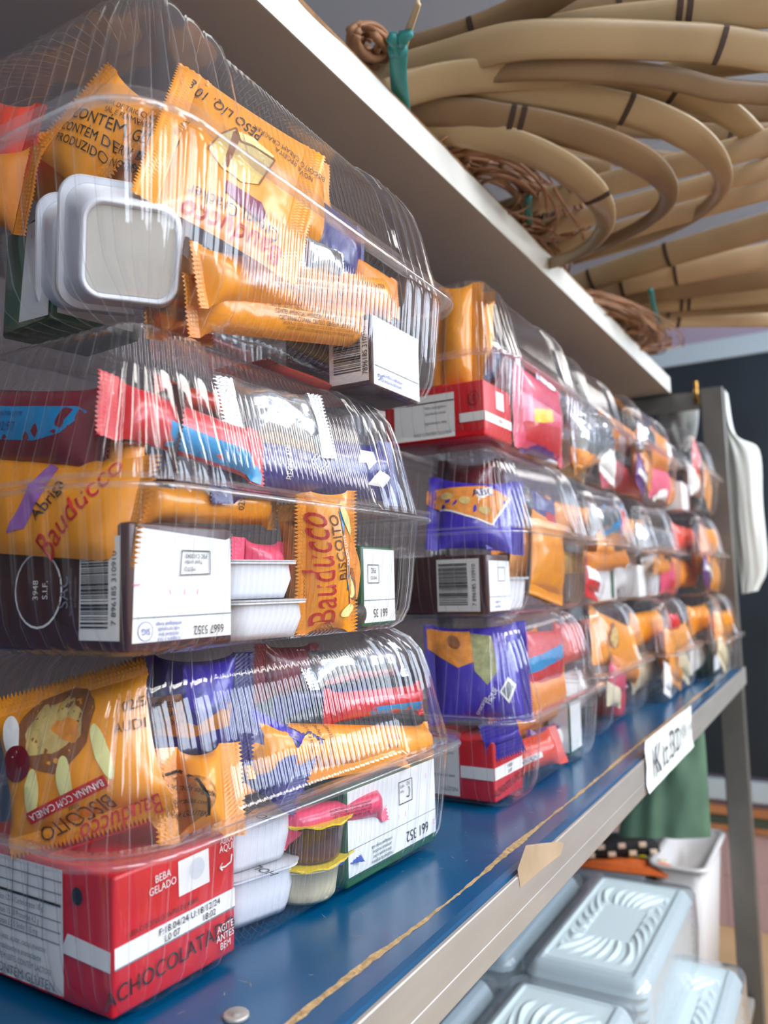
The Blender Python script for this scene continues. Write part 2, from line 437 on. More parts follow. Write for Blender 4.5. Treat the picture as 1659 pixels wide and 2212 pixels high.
# ---- sealed film packet (pillow pack) with saw-toothed crimped ends
def packet(name, label, cat, A, B, Wd, T, m, N, seal=0.010, teeth=0.0025, pr=(), seed=0, wr=1.0, bend=0.0, sealm=None, shear=0.0, group=None, taper=1.0, back=True, fin=False, twist=0.0):
    A, B = Vector(A), Vector(B); L = (B - A).length
    o = root(name, label, cat, frame((A + B) / 2, B - A, Vector(N)), group)
    Lb = L / 2 - seal
    def core(u, v):
        a = max(0.0, min(1.0, (Lb - abs(u)) / max(1e-4, min(Lb, 0.42 * Wd))))
        e = (1 - (1 - a) ** 2) ** 0.6 if a > 0 else 0.0
        q = min(1.0, abs(2 * v / Wd)); c = (1 - q ** 2.4) ** 0.62
        return a, e, c
    def zoff(u, v):
        return bend * (1 - (2 * u / L) ** 2) * L - bend * L
    def surf(u, v, side):
        a, e, c = core(u, v)
        h = T / 2 * e * c
        n1 = noise.noise(Vector((u * 45 + seed * 7.1, v * 45, seed * 3.3))); n2 = noise.noise(Vector((u * 18 - seed, v * 90, seed * 1.7 + side)))
        crease = (1 - abs(noise.noise(Vector((u * 60 + v * 50, v * 28 - u * 22, seed * 5.9 + side * 4))))) ** 5
        w = wr * c * (0.0010 * n1 * (0.4 + e) + 0.0012 * n2 * (1 - e) * (a > 0)) + wr * 0.0009 * crease * c * e ** 0.5
        w += 0.0006 * math.sin(v * 2 * PI / 0.006 + seed) * (1 - e) * (1 - abs(2 * v / Wd)) * (a > 0)
        shrink = 1 - 0.32 * (T / Wd) * e
        tw = twist * u / L
        x, y, z = u + shear * v, v * shrink, side * (h + abs(w)) + zoff(u, v)
        y2, z2 = rot2(y, z, tw)
        return Vector((x, y2, z2))
    def P(u, v, lift=1.0):
        p = surf(u, v, 1); p.z += 0.00022 * lift; return p
    nu, nv = max(12, int(L / 0.0032)), max(10, int(Wd / 0.0032))
    mb = MB()
    for side in ((1, -1) if back else (1,)):
        g = [[surf(-Lb + 2 * Lb * i / nu, -Wd / 2 + Wd * j / nv, side) for j in range(nv + 1)] for i in range(nu + 1)]
        v = [p for r in g for p in r]; w = nv + 1; f = []
        for i in range(nu):
            for j in range(nv):
                q = (i * w + j, (i + 1) * w + j, (i + 1) * w + j + 1, i * w + j + 1); f.append(q if side > 0 else q[::-1])
        mb.add(v, f)
    mb.build('wrapper', m, o, True)
    for s in (-1, 1):                                   # crimped end seals
        if seal <= 0: break
        nr, nt = 8, max(8, int(Wd / 0.0018)) * 2; v = []; f = []
        for i in range(nr + 1):
            for j in range(nt + 1):
                vv = -Wd / 2 + Wd * j / nt; t = i / nr; ext = teeth if (j % 2 == 0) else 0.0
                u = s * (Lb - 0.0004 + t * (seal - teeth) + t * ext)
                zz = 0.00035 * (1 if i % 2 else -1) + 0.0012 * noise.noise(Vector((vv * 60, seed + s, t))) * (0.3 + t) + zoff(u, vv) * 1.0
                y2, z2 = rot2(vv, zz, twist * u / L); v.append(Vector((u + shear * vv, y2, z2)))
        w = nt + 1
        for i in range(nr):
            for j in range(nt): f.append((i * w + j, (i + 1) * w + j, (i + 1) * w + j + 1, i * w + j + 1))
        link('end_seal', v, f, sealm or m, o, True)
    sc = []
    for q in pr:                                        # fractions of length and width -> metres
        q = list(q)
        if q[0] == 't': q[1] = [(l[0], l[1] * L, l[2] * Wd, l[3] * Wd, *l[4:]) for l in q[1]]
        elif q[0] == 'r': q[1:5] = [q[1] * L, q[2] * Wd, q[3] * L, q[4] * Wd]
        elif q[0] == 'e': q[1:5] = [q[1] * L, q[2] * Wd, q[3] * Wd, q[4] * Wd]
        elif q[0] in ('p', 'line'): q[1] = [(a * L, b * Wd) for a, b in q[1]]
        sc.append(tuple(q))
    prints(P, sc, o)
    return o

# ---- drink carton: rounded brick with folded ends and printed faces
def carton(name, label, corner, U, dims, m, faces=None, cat='carton', group=None, up=Vector((0, 0, 1))):
    """corner: bottom corner nearest the aisle; U: direction of the long front face away from the corner; dims: (along U, depth, height)"""
    a, d, h = dims; U = Vector(U).normalized(); V = up.normalized(); N = U.cross(V)     # N points out of the front face
    M = Matrix(((U.x, V.x, N.x, corner.x), (U.y, V.y, N.y, corner.y), (U.z, V.z, N.z, corner.z), (0, 0, 0, 1)))
    o = root(name, label, cat, M, group)
    MB().rbox((0, 0, -d), (a, h, 0), 0.0016, 3).build('carton_body', m, o, True)
    fl = MB()                                           # triangular folded ear on the near end and the glued top seam
    fl.add([(-0.0006, 0.0012, -d * 0.94), (-0.0006, 0.0012, -d * 0.06), (-0.0006, h * 0.34, -d * 0.5)], [(0, 1, 2)])
    fl.box((a * 0.03, h, -d * 0.53), (a * 0.97, h + 0.0008, -d * 0.40)); fl.build('folded_flap', m, o)
    fn = {'front': lambda u, v, l=1.0: Vector((u, v, 0.00018 * l)),
          'end': lambda u, v, l=1.0: Vector((-0.00018 * l - 0.0006, v, -d + u))}
    for k, sp in (faces or {}).items(): prints(fn[k], sp, o)
    return o

# ---- square dessert cup with a foil lid;  axis runs from the base to the rim
def square_cup(name, label, base, axis, side, size, depth, m='cup_white', lidm='foil_lid', pr=(), group=None, k=0.80, inner=None):
    ax_ = Vector(axis).normalized(); sd_ = Vector(side); sd_ = sd_ - ax_ * sd_.dot(ax_)
    M = frame(Vector(base), sd_, ax_); o = root(name, label, 'dessert cup', M, group)
    def sq(h, r, z, n=10):
        out = []
        for q in range(4):
            for i in range(n + 1):
                an = q * PI / 2 + i / n * PI / 2
                cx = (h - r) * (1 if q in (0, 3) else -1); cy = (h - r) * (1 if q in (0, 1) else -1)
                out.append(Vector((cx + r * math.cos(an), cy + r * math.sin(an), z)))
        return out
    s = size / 2
    mb = MB(); R = [sq(s * k * 0.86, 0.007, 0.0022), sq(s * k * 0.90, 0.008, 0.0004), sq(s * k * 0.94, 0.008, 0.0), sq(s * k, 0.009, 0.003), sq(s * (k + 0.08), 0.010, depth * 0.55), sq(s * 0.91, 0.010, depth - 0.0005), sq(s * 0.93, 0.010, depth)]
    mb.rings(R, True, False); mb.build('cup_body', m, o, True)
    rm = MB(); rm.rings([sq(s * 0.92, 0.010, depth - 0.0004), sq(s, 0.009, depth - 0.0006), sq(s, 0.009, depth + 0.0002)], False, True); rm.build('rim', m, o)
    if inner:
        MB().rings([sq(s * k * 0.86, 0.007, 0.0022), sq(s * k * 0.84, 0.006, 0.0018)], False, True).build('base_panel', inner, o)
    lid = MB(); lid.rings([sq(s * 1.02, 0.010, depth + 0.0004), sq(s * 1.03, 0.010, depth + 0.0011), sq(s * 0.9, 0.008, depth + 0.0012)], True, True); lid.build('foil_lid', lidm, o)
    P = lambda u, v, l=1.0: Vector((u, v, depth + 0.0012 + 0.00015 * l))
    prints(P, pr, o)
    return o
def round_cup(name, label, base, axis, rb, rt, depth, m, lidm='yellow_foil', group=None, tab=(1, 0, 0), ribs=0):
    M = frame(Vector(base), Vector(tab), Vector(axis)); o = root(name, label, 'dessert cup', M, group)
    n = 48; prof = [(rb * 0.8, 0.001), (rb * 0.94, 0.0), (rb, 0.002), (rb * 1.03, depth * 0.3), (rt, depth - 0.001), (rt * 1.08, depth - 0.0008), (rt * 1.08, depth)]
    R = []
    for r, z in prof:
        R.append([Vector(((r + (ribs * 0.0006 * abs(math.sin(PI * k / 4)) if 0 < z < depth - 0.001 else 0)) * math.cos(2 * PI * k / n), (r + (ribs * 0.0006 * abs(math.sin(PI * k / 4)) if 0 < z < depth - 0.001 else 0)) * math.sin(2 * PI * k / n), z)) for k in range(n)])
    MB().rings(R, True, True).build('cup_body', m, o, True)
    L = MB(); rr = rt * 1.16
    ringp = lambda z: [Vector((rr * math.cos(2 * PI * k / n) + (0.010 * max(0, math.cos(2 * PI * k / n)) ** 9), rr * math.sin(2 * PI * k / n), z + 0.0006 * math.sin(k * 1.3))) for k in range(n)]
    L.rings([ringp(depth + 0.0006), ringp(depth + 0.0014)], True, True).build('foil_lid', lidm, o)
    return o

# ---- small helpers for one-mesh things
def solid(name, label, cat, mb, m, group=None, smooth=False): return tag(mb.build(name, m, None, smooth), label, cat, group)
def struct(name, mb, m, parent=None, smooth=False):
    o = mb.build(name, m, parent, smooth)
    if not parent: o['kind'] = 'structure'
    return o
# ================================================================= the room
mb = MB().box((-1.6, -1.6, -0.05), (2.4, 3.3, 0)); struct('floor', mb, 'floor_wood')
mb = MB().box((-1.3, -1.6, 0), (-1.2, 3.3, 2.45)); struct('wall_left', mb, 'wall_grey')
wb = MB().box((-1.2, 3.2, 0), (2.4, 3.3, 2.45)); wall_back = struct('wall_back', wb, 'lilac_wall')
tl = MB(); tz = 0.0                                                   # pink tiled dado
for k in range(2):
    for i in range(12):
        x0 = -1.2 + i * 0.30; tl.rbox((x0 + 0.001, 3.191, tz + 0.001), (x0 + 0.299, 3.2, tz + 0.1745), 0.0012, 1)
    tz += 0.175
tl.build('tile_dado', 'pink_tile', wall_back)
mb = MB().box((-1.2, 3.172, 0.40), (2.0, 3.2, 0.43)); struct('trim_1', mb, 'wood_rail')
mb = MB().box((-1.2, 3.180, 0.362), (2.0, 3.2, 0.40)); struct('trim_2', mb, 'rail_dark')
mb = MB().box((-1.2, 3.172, 0.345), (2.0, 3.2, 0.362)); struct('trim_3', mb, 'wood_rail')
ce = MB()
for i in range(21):                                                   # ceiling boards with narrow gaps
    y0 = -1.6 + i * 0.235; ce.box((-1.3, y0, 2.45), (2.4, y0 + 0.230, 2.47))
ce.box((-1.3, -1.6, 2.47), (2.4, 3.3, 2.5)); struct('ceiling', ce, 'ceiling_panel')
# right-hand wall, out of the picture, with invented windows added for the plastic's reflections
wr = MB(); WX = 1.75; added_wins = [(-1.0, -0.1), (0.35, 1.25), (1.5, 3.0)]; z0, z1 = 1.62, 2.40
ys = [-1.6] + [q for w in added_wins for q in w] + [3.3]
for i in range(0, len(ys), 2): wr.box((WX, ys[i], 0), (WX + 0.1, ys[i + 1], 2.45))
for a, b in added_wins: wr.box((WX, a, 0), (WX + 0.1, b, z0)); wr.box((WX, a, z1), (WX + 0.1, b, 2.45))
struct('wall_right', wr, 'wall_plain')
for i, (a, b) in enumerate(added_wins):
    w = MB(); t = 0.03
    w.box((WX + 0.02, a, z0), (WX + 0.06, b, z0 + t)); w.box((WX + 0.02, a, z1 - t), (WX + 0.06, b, z1)); w.box((WX + 0.02, a, z0), (WX + 0.06, a + t, z1)); w.box((WX + 0.02, b - t, z0), (WX + 0.06, b, z1)); w.box((WX + 0.02, (a + b) / 2 - 0.012, z0), (WX + 0.06, (a + b) / 2 + 0.012, z1))
    f = struct('window_%d' % (i + 1), w, 'frame_paint')
    MB().box((WX + 0.062, a, z0), (WX + 0.066, b, z1)).build('pane', 'sky_pane', f)
for i, (x, y) in enumerate([(1.05, -0.6), (1.05, 0.85), (1.05, 2.3)]):  # invented light panels, out of view, added to reflect in the box lids
    r = root('ceiling_light', ['flat white ceiling light panel nearest the camera end of the aisle', 'flat white ceiling light panel over the middle of the aisle', 'flat white ceiling light panel near the blackboard wall'][i], 'ceiling light', Matrix.Translation((x, y, 2.43)), 'ceiling light panels')
    fr = MB()
    for a, b in (((-0.17, -0.62, -0.02), (-0.15, 0.62, 0.02)), ((0.15, -0.62, -0.02), (0.17, 0.62, 0.02)), ((-0.15, -0.62, -0.02), (0.15, -0.60, 0.02)), ((-0.15, 0.60, -0.02), (0.15, 0.62, 0.02))): fr.box(a, b)
    fr.build('light_frame', 'lamp_white', r)
    MB().box((-0.15, -0.60, -0.012), (0.15, 0.60, 0.0)).build('diffuser', 'lamp_glow', r)
# blackboard with its painted frame
bb = root('blackboard', 'large dark blackboard with a pale grey frame on the far wall', 'blackboard', Matrix.Translation((0.6, 3.2, 1.30)))
MB().box((-1.38, -0.020, -0.76), (1.2, -0.002, 0.79)).build('writing_surface', 'blackboard', bb)
MB().box((-1.40, -0.035, 0.785), (1.22, -0.002, 0.86)).build('top_rail', 'frame_paint', bb)
MB().box((-1.40, -0.035, -0.845), (1.22, -0.002, -0.775)).build('bottom_rail', 'frame_paint', bb)
MB().box((-1.43, -0.035, -0.845), (-1.38, -0.002, 0.86)).build('side_rail', 'frame_paint', bb)
MB().box((1.20, -0.035, -0.845), (1.25, -0.002, 0.86)).build('side_rail', 'frame_paint', bb)

# ================================================================= the steel rack
rack = root('shelving_rack', 'steel shelving rack with a chipped blue laminate shelf', 'shelving rack', Matrix.Translation((0, 0, 0)))
YN, YF = -0.62, 1.54
bl = MB()
xs = [(-0.62, 1.0985), (-0.030, 1.1), (-0.0225, 1.0999), (-0.0190, 1.0994), (-0.0172, 1.0982), (-0.0168, 1.0965), (-0.0168, 1.0845), (-0.020, 1.082), (-0.62, 1.082)]
xs[0] = (-0.62, 1.1)
bl.rings([[(x, YN + (YF - YN) * t, z) for x, z in xs] for t in (0, 0.25, 0.5, 0.75, 1)], True, True, True)
bl.f = [f[::-1] for f in bl.f]
shelf = bl.build('blue_shelf', 'blue_laminate', rack, False)
rnd = random.Random(3)                                                # worn-through strip along the front of the laminate
wv, wf, n = [], [], 620
for i in range(n + 1):
    y = 0.12 + 1.39 * i / n
    c = -0.0325 - 0.003 * max(0.0, (0.36 - y) / 0.12) + 0.0012 * noise.noise(Vector((y * 9, 0, 0)))
    def ch(k): return 0.0007 + 0.0020 * max(0.0, 0.3 + noise.noise(Vector((y * 12, k, 1)))) + 0.0016 * max(0.0, noise.noise(Vector((y * 55, k, 5)))) + 0.0007 * noise.noise(Vector((y * 210, k, 8)))
    w, w2 = ch(7.3), ch(2.9)
    wv += [(c - max(w, 0.0003), y, 1.10012), (c + max(w2, 0.0003), y, 1.10012)]
for i in range(n): wf.append((2 * i, 2 * i + 1, 2 * i + 3, 2 * i + 2))
o = link('worn_edge', wv, wf, 'chipboard', shelf); o['label'] = 'bare chipboard where the blue laminate is worn away'
p = onz(1.1, 510, 2197)
sc = MB().lathe([(0.0001, 0.0012), (0.0016, 0.0010), (0.0018, 0.0006), (0.0042, 0.0016), (0.0048, 0.0010), (0.0050, 0.0)], 24, p); sc.build('screw', 'steel', shelf, True)
scr = MB()
for i in range(70):                                                   # fine scratches and specks on the blue top
    x, y = rnd.uniform(-0.12, -0.04), rnd.uniform(0.22, 0.75); a = rnd.uniform(0, PI); l = rnd.uniform(0.0005, 0.004); w = 0.00022
    dx, dy = math.cos(a) * l, math.sin(a) * l; ex, ey = -math.sin(a) * w, math.cos(a) * w
    scr.add([(x - dx, y - dy, 1.1001), (x + ex, y + ey, 1.1001), (x + dx, y + dy, 1.1001), (x - ex, y - ey, 1.1001)], [(0, 1, 2, 3)])
scr.build('scratches', 'grey_print', shelf)['kind'] = 'stuff'
be = MB(); prof = [(-0.0166, 1.0992), (-0.0150, 1.0992), (-0.0145, 1.0987), (-0.0145, 1.0822), (-0.0148, 1.0818), (-0.0148, 1.0812), (-0.0145, 1.0808), (-0.0145, 1.0705), (-0.0150, 1.0695), (-0.034, 1.0695), (-0.034, 1.0705), (-0.0166, 1.0715)]
be.rings([[(x, YN + (YF - YN) * t, z) for x, z in prof] for t in (0, 0.5, 1)], True, True); be.f = [f[::-1] for f in be.f]
beam = be.build('edge_beam', 'steel', rack)
def beam_patch(pix, m, name, off=-0.0143):
    pts = [onx(off, *q) for q in pix]; put_poly(lambda u, v, l=1: Vector((off, u, v)), [(q.y, q.z) for q in pts], m, beam, name)
beam_patch([(1118, 1878), (1136, 1826), (1165, 1822), (1210, 1818), (1218, 1822), (1212, 1846), (1178, 1872), (1124, 1918)], 'tape_brown', 'tape_scrap')
for i, (x0, y0) in enumerate(((YF - 0.04, -0.055), (YF - 0.04, -0.60), (YN, -0.055), (YN, -0.60))):
    ps = MB(); h = 1.5985
    ps.rbox((y0, x0, 0), (y0 + 0.037, x0 + 0.003, h), 0.001, 1); ps.rbox((y0 + (0.034 if y0 > -0.3 else 0), x0 + 0.003, 0), (y0 + (0.037 if y0 > -0.3 else 0.003), x0 + 0.04, h), 0.001, 1)
    ps.build('post', 'steel_dull', rack)
for y0 in (YF - 0.036, YN + 0.004):
    MB().rbox((-0.60, y0, 1.562), (-0.055, y0 + 0.003, 1.598), 0.0008, 1).rbox((-0.60, y0, 1.595), (-0.055, y0 + 0.03, 1.598), 0.0008, 1).build('crossbar', 'steel_dull', rack)
    MB().rbox((-0.60, y0, 1.06), (-0.055, y0 + 0.03, 1.081), 0.0008, 1).build('crossbar', 'steel_dull', rack)
    MB().rbox((-0.60, y0, 0.53), (-0.055, y0 + 0.03, 0.545), 0.0008, 1).build('crossbar', 'steel_dull', rack)
MB().rbox((-0.60, YN, 0.545), (-0.03, YF - 0.045, 0.56), 0.002, 1).build('lower_shelf', 'steel', rack)
bt = MB(); q = ony(1.498, 1503, 845); bt.tube([q + Vector((0, 0.004, -0.022)), q + Vector((0, 0.003, 0)), q + Vector((0, 0.004, 0.018))], 0.005, 10); o = bt.build('bolt', 'brass', rack, True); o['label'] = 'brass coloured bolt on the crossbar'

# the white top board resting on the crossbars
z0 = 1.599; e0, e1 = Vector((-0.1445, YN + 0.0, z0)), Vector((-0.1075, 1.505, z0))
tb = root('shelf_board', 'long white shelf board resting on top of the rack over the clear boxes', 'shelf board', Matrix.Translation((0, 0, 0)))
T = 0.029
b = MB(); b.add([e0, e1, Vector((-0.62, 1.505, z0)), Vector((-0.62, YN, z0)), e0 + Vector((0, 0, T)), e1 + Vector((0, 0, T)), Vector((-0.62, 1.505, z0 + T)), Vector((-0.62, YN, z0 + T))], [(0, 3, 2, 1), (4, 5, 6, 7), (2, 3, 7, 6), (3, 0, 4, 7), (1, 2, 6, 5)])
b.build('panel', 'board_under', tb)
fe = MB(); d = Vector((0.0012, 0, 0)); fe.add([e0, e1, e1 + d, e0 + d, e0 + Vector((0, 0, T)), e1 + Vector((0, 0, T)), e1 + d + Vector((0, 0, T)), e0 + d + Vector((0, 0, T))], [(0, 1, 2, 3), (4, 7, 6, 5), (3, 2, 6, 7), (1, 5, 6, 2), (0, 3, 7, 4)])
o = fe.build('edge_strip', 'board_white', tb); o['label'] = 'bright white front edge strip'
tv, tf = [], []; n = 260                                               # torn, dirty upper edge
for i in range(n + 1):
    t = i / n; c = e0.lerp(e1, t) + Vector((0.0013, 0, T)); y = c.y
    dn = 0.0006 + 0.0040 * max(0, noise.noise(Vector((y * 14, 4, 0))) + 0.12) + 0.0012 * abs(noise.noise(Vector((y * 120, 0, 2))))
    if y > 1.0: dn *= 0.2
    tv += [c + Vector((0.0002, 0, -dn)), c + Vector((0.0002, 0, 0.0004)), c + Vector((-0.006, 0, 0.0006 + 0.0015 * abs(noise.noise(Vector((y * 90, 1, 1))))))]
for i in range(n): tf += [(3 * i, 3 * i + 3, 3 * i + 4, 3 * i + 1), (3 * i + 1, 3 * i + 4, 3 * i + 5, 3 * i + 2)]
link('torn_edge', tv, tf, 'torn_edge', tb)

# paper sign on the beam
pq = [onx(-0.0136, *q) for q in ((1392, 1601), (1491, 1523), (1494, 1611), (1396, 1715))]
sg = root('paper_sign', 'handwritten paper price sign stuck on the steel beam', 'paper sign', Matrix.Translation((0, 0, 0)))
ctr = sum(pq, Vector()) / 4
sv, sf = [], []
for i in range(9):
    for j in range(7):
        a = pq[0].lerp(pq[1], i / 8); c = pq[3].lerp(pq[2], i / 8); p = a.lerp(c, j / 6)
        sv.append(p + Vector((0.0006 + 0.0012 * noise.noise(Vector((i * 0.5, j * 0.5, 2))) + (0.002 if j == 6 else 0), 0, 0)))
for i in range(8):
    for j in range(6): sf.append((i * 7 + j, i * 7 + j + 7, i * 7 + j + 8, i * 7 + j + 1))
link('sheet', sv, sf, 'paper', sg, True)
Wd_, Hd_ = (pq[1] - pq[0]).length, (pq[3] - pq[0]).length
def sgp(u, v, l=1):
    s, t = u / Wd_ + 0.5, 0.5 - v / Hd_; return pq[0].lerp(pq[1], s).lerp(pq[3].lerp(pq[2], s), t) + Vector((0.003, 0, 0))
put_text(sgp, [('K', -0.33 * Wd_, -0.04 * Hd_, 0.66 * Hd_, 3, 1.2), ('i', -0.235 * Wd_, -0.06 * Hd_, 0.56 * Hd_, 3, 1.0), ('t', -0.16 * Wd_, -0.04 * Hd_, 0.60 * Hd_, 3, 1.2), ('3', -0.03 * Wd_, 0.0, 0.64 * Hd_, 2, 1.1), ('D.', 0.12 * Wd_, 0.0, 0.54 * Hd_, 2, 1.1), ('N', 0.26 * Wd_, 0.05 * Hd_, 0.42 * Hd_, 0, 1.0), ('cus', 0.395 * Wd_, 0.08 * Hd_, 0.24 * Hd_, 5, 1.0)], 'ink', sg, 'lettering')
# ================================================================= the clear boxes, three high in five stacks
LV = [1.1625, 1.2935, 1.4245]
TIER = ['bottom', 'middle', 'top']; STK = ['nearest stack', 'second stack from the camera', 'third stack from the camera', 'fourth stack from the camera', 'farthest stack']
BX = [[(0.187, 0.462, -0.060, -0.05), (0.176, 0.416, -0.050, 0.0), (0.168, 0.440, -0.041, 0.008)],
      [(0.502, 0.742, -0.042, 0.0), (0.510, 0.742, -0.045, 0.0), (0.518, 0.752, -0.050, 0.0)],
      [(0.770, 1.015, -0.055, 0.0), (0.765, 0.978, -0.054, 0.0), (0.762, 0.958, -0.056, 0.0)],
      [(1.025, 1.255, -0.036, 0.0), (0.986, 1.244, -0.048, 0.0), (0.966, 1.250, -0.048, 0.0)],
      [(1.262, 1.492, -0.003, 0.0), (1.250, 1.490, -0.018, 0.0), (1.256, 1.492, -0.022, 0.0)]]
for s in range(5):
    for t in range(3):
        y0, y1, X, yaw = BX[s][t]
        clamshell('clear fluted clamshell box of snacks, %s box of the %s' % (TIER[t], STK[s]), y0, y1, X, LV[t], yaw, 'clear boxes stacked on the blue shelf')
# ================================================================= what is packed in the boxes
def hit(pl, q):
    r = ray(*q)
    if pl[0] == 'x': N, P0 = Vector((1, 0, 0)), Vector((pl[1], 0, 0))
    elif pl[0] == 'y': N, P0 = Vector((0, -1, 0)), Vector((0, pl[1], 0))
    elif pl[0] == 'z': N, P0 = Vector((0, 0, 1)), Vector((0, 0, pl[1]))
    else: N, P0 = Vector(pl[1]).normalized(), Vector(pl[2])
    return CAM + r * ((P0 - CAM).dot(N) / r.dot(N))
def pnorm(pl): return {'x': Vector((1, 0, 0)), 'y': Vector((0, -1, 0)), 'z': Vector((0, 0, 1))}[pl[0]] if pl[0] in 'xyz' else Vector(pl[1]).normalized()
def pk(name, label, cat, pl, tl, tr, bl, T, m, vert=False, **k):
    """packet whose outline corners (top left, top right, bottom left) lie on a plane; vert: sealed at top and bottom"""
    a, b, c = hit(pl, tl), hit(pl, tr), hit(pl, bl); N = pnorm(pl)
    if not vert:
        U = b - a; D = c - a; Dp = D - U * (D.dot(U) / U.length_squared); Wd = Dp.length; A = a + D / 2; B = A + U
    else:
        U = c - a; D = b - a; Dp = D - U * (D.dot(U) / U.length_squared); Wd = Dp.length; A = a + D / 2; B = A + U
    if k.pop('skew', False): k['shear'] = max(-0.5, min(0.5, -D.dot(U.normalized()) / Wd))
    Wd = min(Wd * 1.45, Wd + 0.30 * T); k.setdefault('teeth', 0.0016)
    return packet(name, label, cat, A, B, Wd, T, m, N, **k)
def tilt(nx, ny, nz, P0): return ('n', (nx, ny, nz), P0)
SNACK = {}
ING = ['CONTÉM GLÚTEN. ALÉRGICOS: CONTÉM DERIVADOS DE CEVADA, TRIGO E SOJA. PODE', 'CONTER: AMÊNDOAS, AMENDOIM, AVEIA, AVELÃS, CASTANHA-DE-CAJU,', 'CASTANHA-DO-PARÁ, CENTEIO, GERGELIM, LEITE E OVOS.']
SML = ['INGREDIENTES: FARINHA DE TRIGO ENRIQUECIDA COM FERRO E ÁCIDO FÓLICO, GORDURA VEGETAL, AÇÚCAR', 'APÓS FECHADO, DESDE QUE CONSERVADO EM LOCAL SECO, FRESCO E INODORO, CONSUMIR ATÉ A DATA', 'PRODUTO ALIMENTÍCIO. INDÚSTRIA BRASILEIRA. PRODUZIDO POR: VER EMBALAGEM AO LADO']

# ---------------- top box, nearest stack
G = 'orange biscuit packets in the top box of the nearest stack'
pk('biscuit_packet', 'big orange packet with a cracker picture in the front of the top nearest box', 'biscuit packet', tilt(0.88, -0.42, 0.24, (-0.067, 0.27, 1.44)), (392, 106), (716, 322), (290, 372), 0.010, 'orange_film', seed=2, skew=True, seal=0.012, group=G, pr=[
    ('t', [('PESO LÍQ. 10 g', -0.17, 0.335, 0.085, 168, 0.62)], 'black_print', 'net_weight'),
    ('t', [('BISCOITO CREAM CRACKER', 0.26, 0.335, 0.040, 178, 0.7), ('NOVA RECEITA', 0.30, 0.275, 0.040, 178, 0.7)], 'black_print', 'product_line'),
    ('p', [(-0.10, 0.20), (0.02, 0.25), (0.16, 0.20), (0.12, -0.02), (-0.08, -0.02)], 'fruit_pale', 'printed_glow'),
    ('p', [(-0.20, -0.02), (-0.16, 0.12), (-0.09, 0.23), (-0.05, 0.14), (0.02, 0.17), (0.17, 0.17), (0.12, -0.06), (0.02, -0.12), (-0.10, -0.10)], 'cracker_pale', 'cracker_picture'),
    ('p', [(-0.10, 0.19), (-0.085, 0.21), (-0.055, 0.13), (-0.07, -0.08), (-0.10, -0.08), (-0.10, 0.03)], 'wafer_dark', 'toasted_corner'),
    ('line', [(-0.20, -0.02), (-0.16, 0.12), (-0.09, 0.23), (-0.05, 0.14), (0.02, 0.17), (0.17, 0.17), (0.12, -0.06)], 0.0009, 'wafer_dark', 'cracker_outline'),
    ('p', [(-0.06, -0.17), (0.16, -0.17), (0.21, -0.24), (0.18, -0.30), (-0.05, -0.24)], 'purple_print', 'ribbon'),
    ('t', [('Cream Cracker', 0.04, -0.325, 0.085, 184, 0.7)], 'black_print', 'product_name'),
    ('t', [('Bauducco', 0.06, -0.43, 0.12, 186, 0.9, 0.25)], 'red_print', 'brand_lettering'),
    ('t', [('F 01/02', -0.36, 0.05, 0.035, 75)], 'brown_print', 'date_code')])
pk('biscuit_packet', 'dark-lit orange packet standing behind the big cracker packet in the top nearest box', 'biscuit packet', ('x', -0.090), (452, 125), (720, 320), (440, 330), 0.012, 'orange_film', seed=5, group=G)
pk('biscuit_packet', 'orange packet with serrated slanted end at the back corner of the top nearest box', 'biscuit packet', tilt(0.30, -0.95, 0.05, (-0.12, 0.226, 1.44)), (212, 72), (350, 190), (72, 262), 0.014, 'orange_film', seed=9, seal=0.009, teeth=0.003, group=G, pr=[
    ('t', [('CONTÉM GLÚTEN', 0.30, 0.17, 0.11, 22, 0.8), ('CONTÉM DERIV. DE LEITE', 0.34, 0.02, 0.09, 20, 0.75), ('PRODUZIDO NO BRASIL', 0.30, -0.12, 0.08, 20, 0.75)], 'black_print', 'allergen_text'),
    ('t', [('FARINHA DE TRIGO, AÇÚCAR,', 0.22, 0.34, 0.05, 22, 0.7), ('SAL E FERMENTO', 0.24, 0.27, 0.05, 22, 0.7)], 'brown_print', 'ingredients_text')])
pk('biscuit_packet', 'crumpled orange packet lying low above the white cup in the top nearest box', 'biscuit packet', tilt(0.3, -0.9, 0.25, (-0.13, 0.235, 1.42)), (30, 292), (330, 300), (40, 430), 0.018, 'orange_film', seed=11, wr=2.0, group=G, pr=[('t', [('TRIGO, AÇÚCAR E', 0.12, 0.2, 0.10, -4), ('GORDURA VEGETAL', 0.12, 0.02, 0.10, -4)], 'brown_print', 'ingredients_text')])
pk('biscuit_packet', 'orange packet end poking out at the left edge of the top nearest box', 'biscuit packet', ('y', 0.214), (-120, 330), (75, 330), (-120, 480), 0.02, 'orange_matte', seed=13, group=G)
pk('snack_packet', 'brick orange packet at the far left of the top nearest box', 'snack packet', ('y', 0.214), (-60, 195), (82, 215), (-60, 330), 0.018, 'coral_film', seed=14)
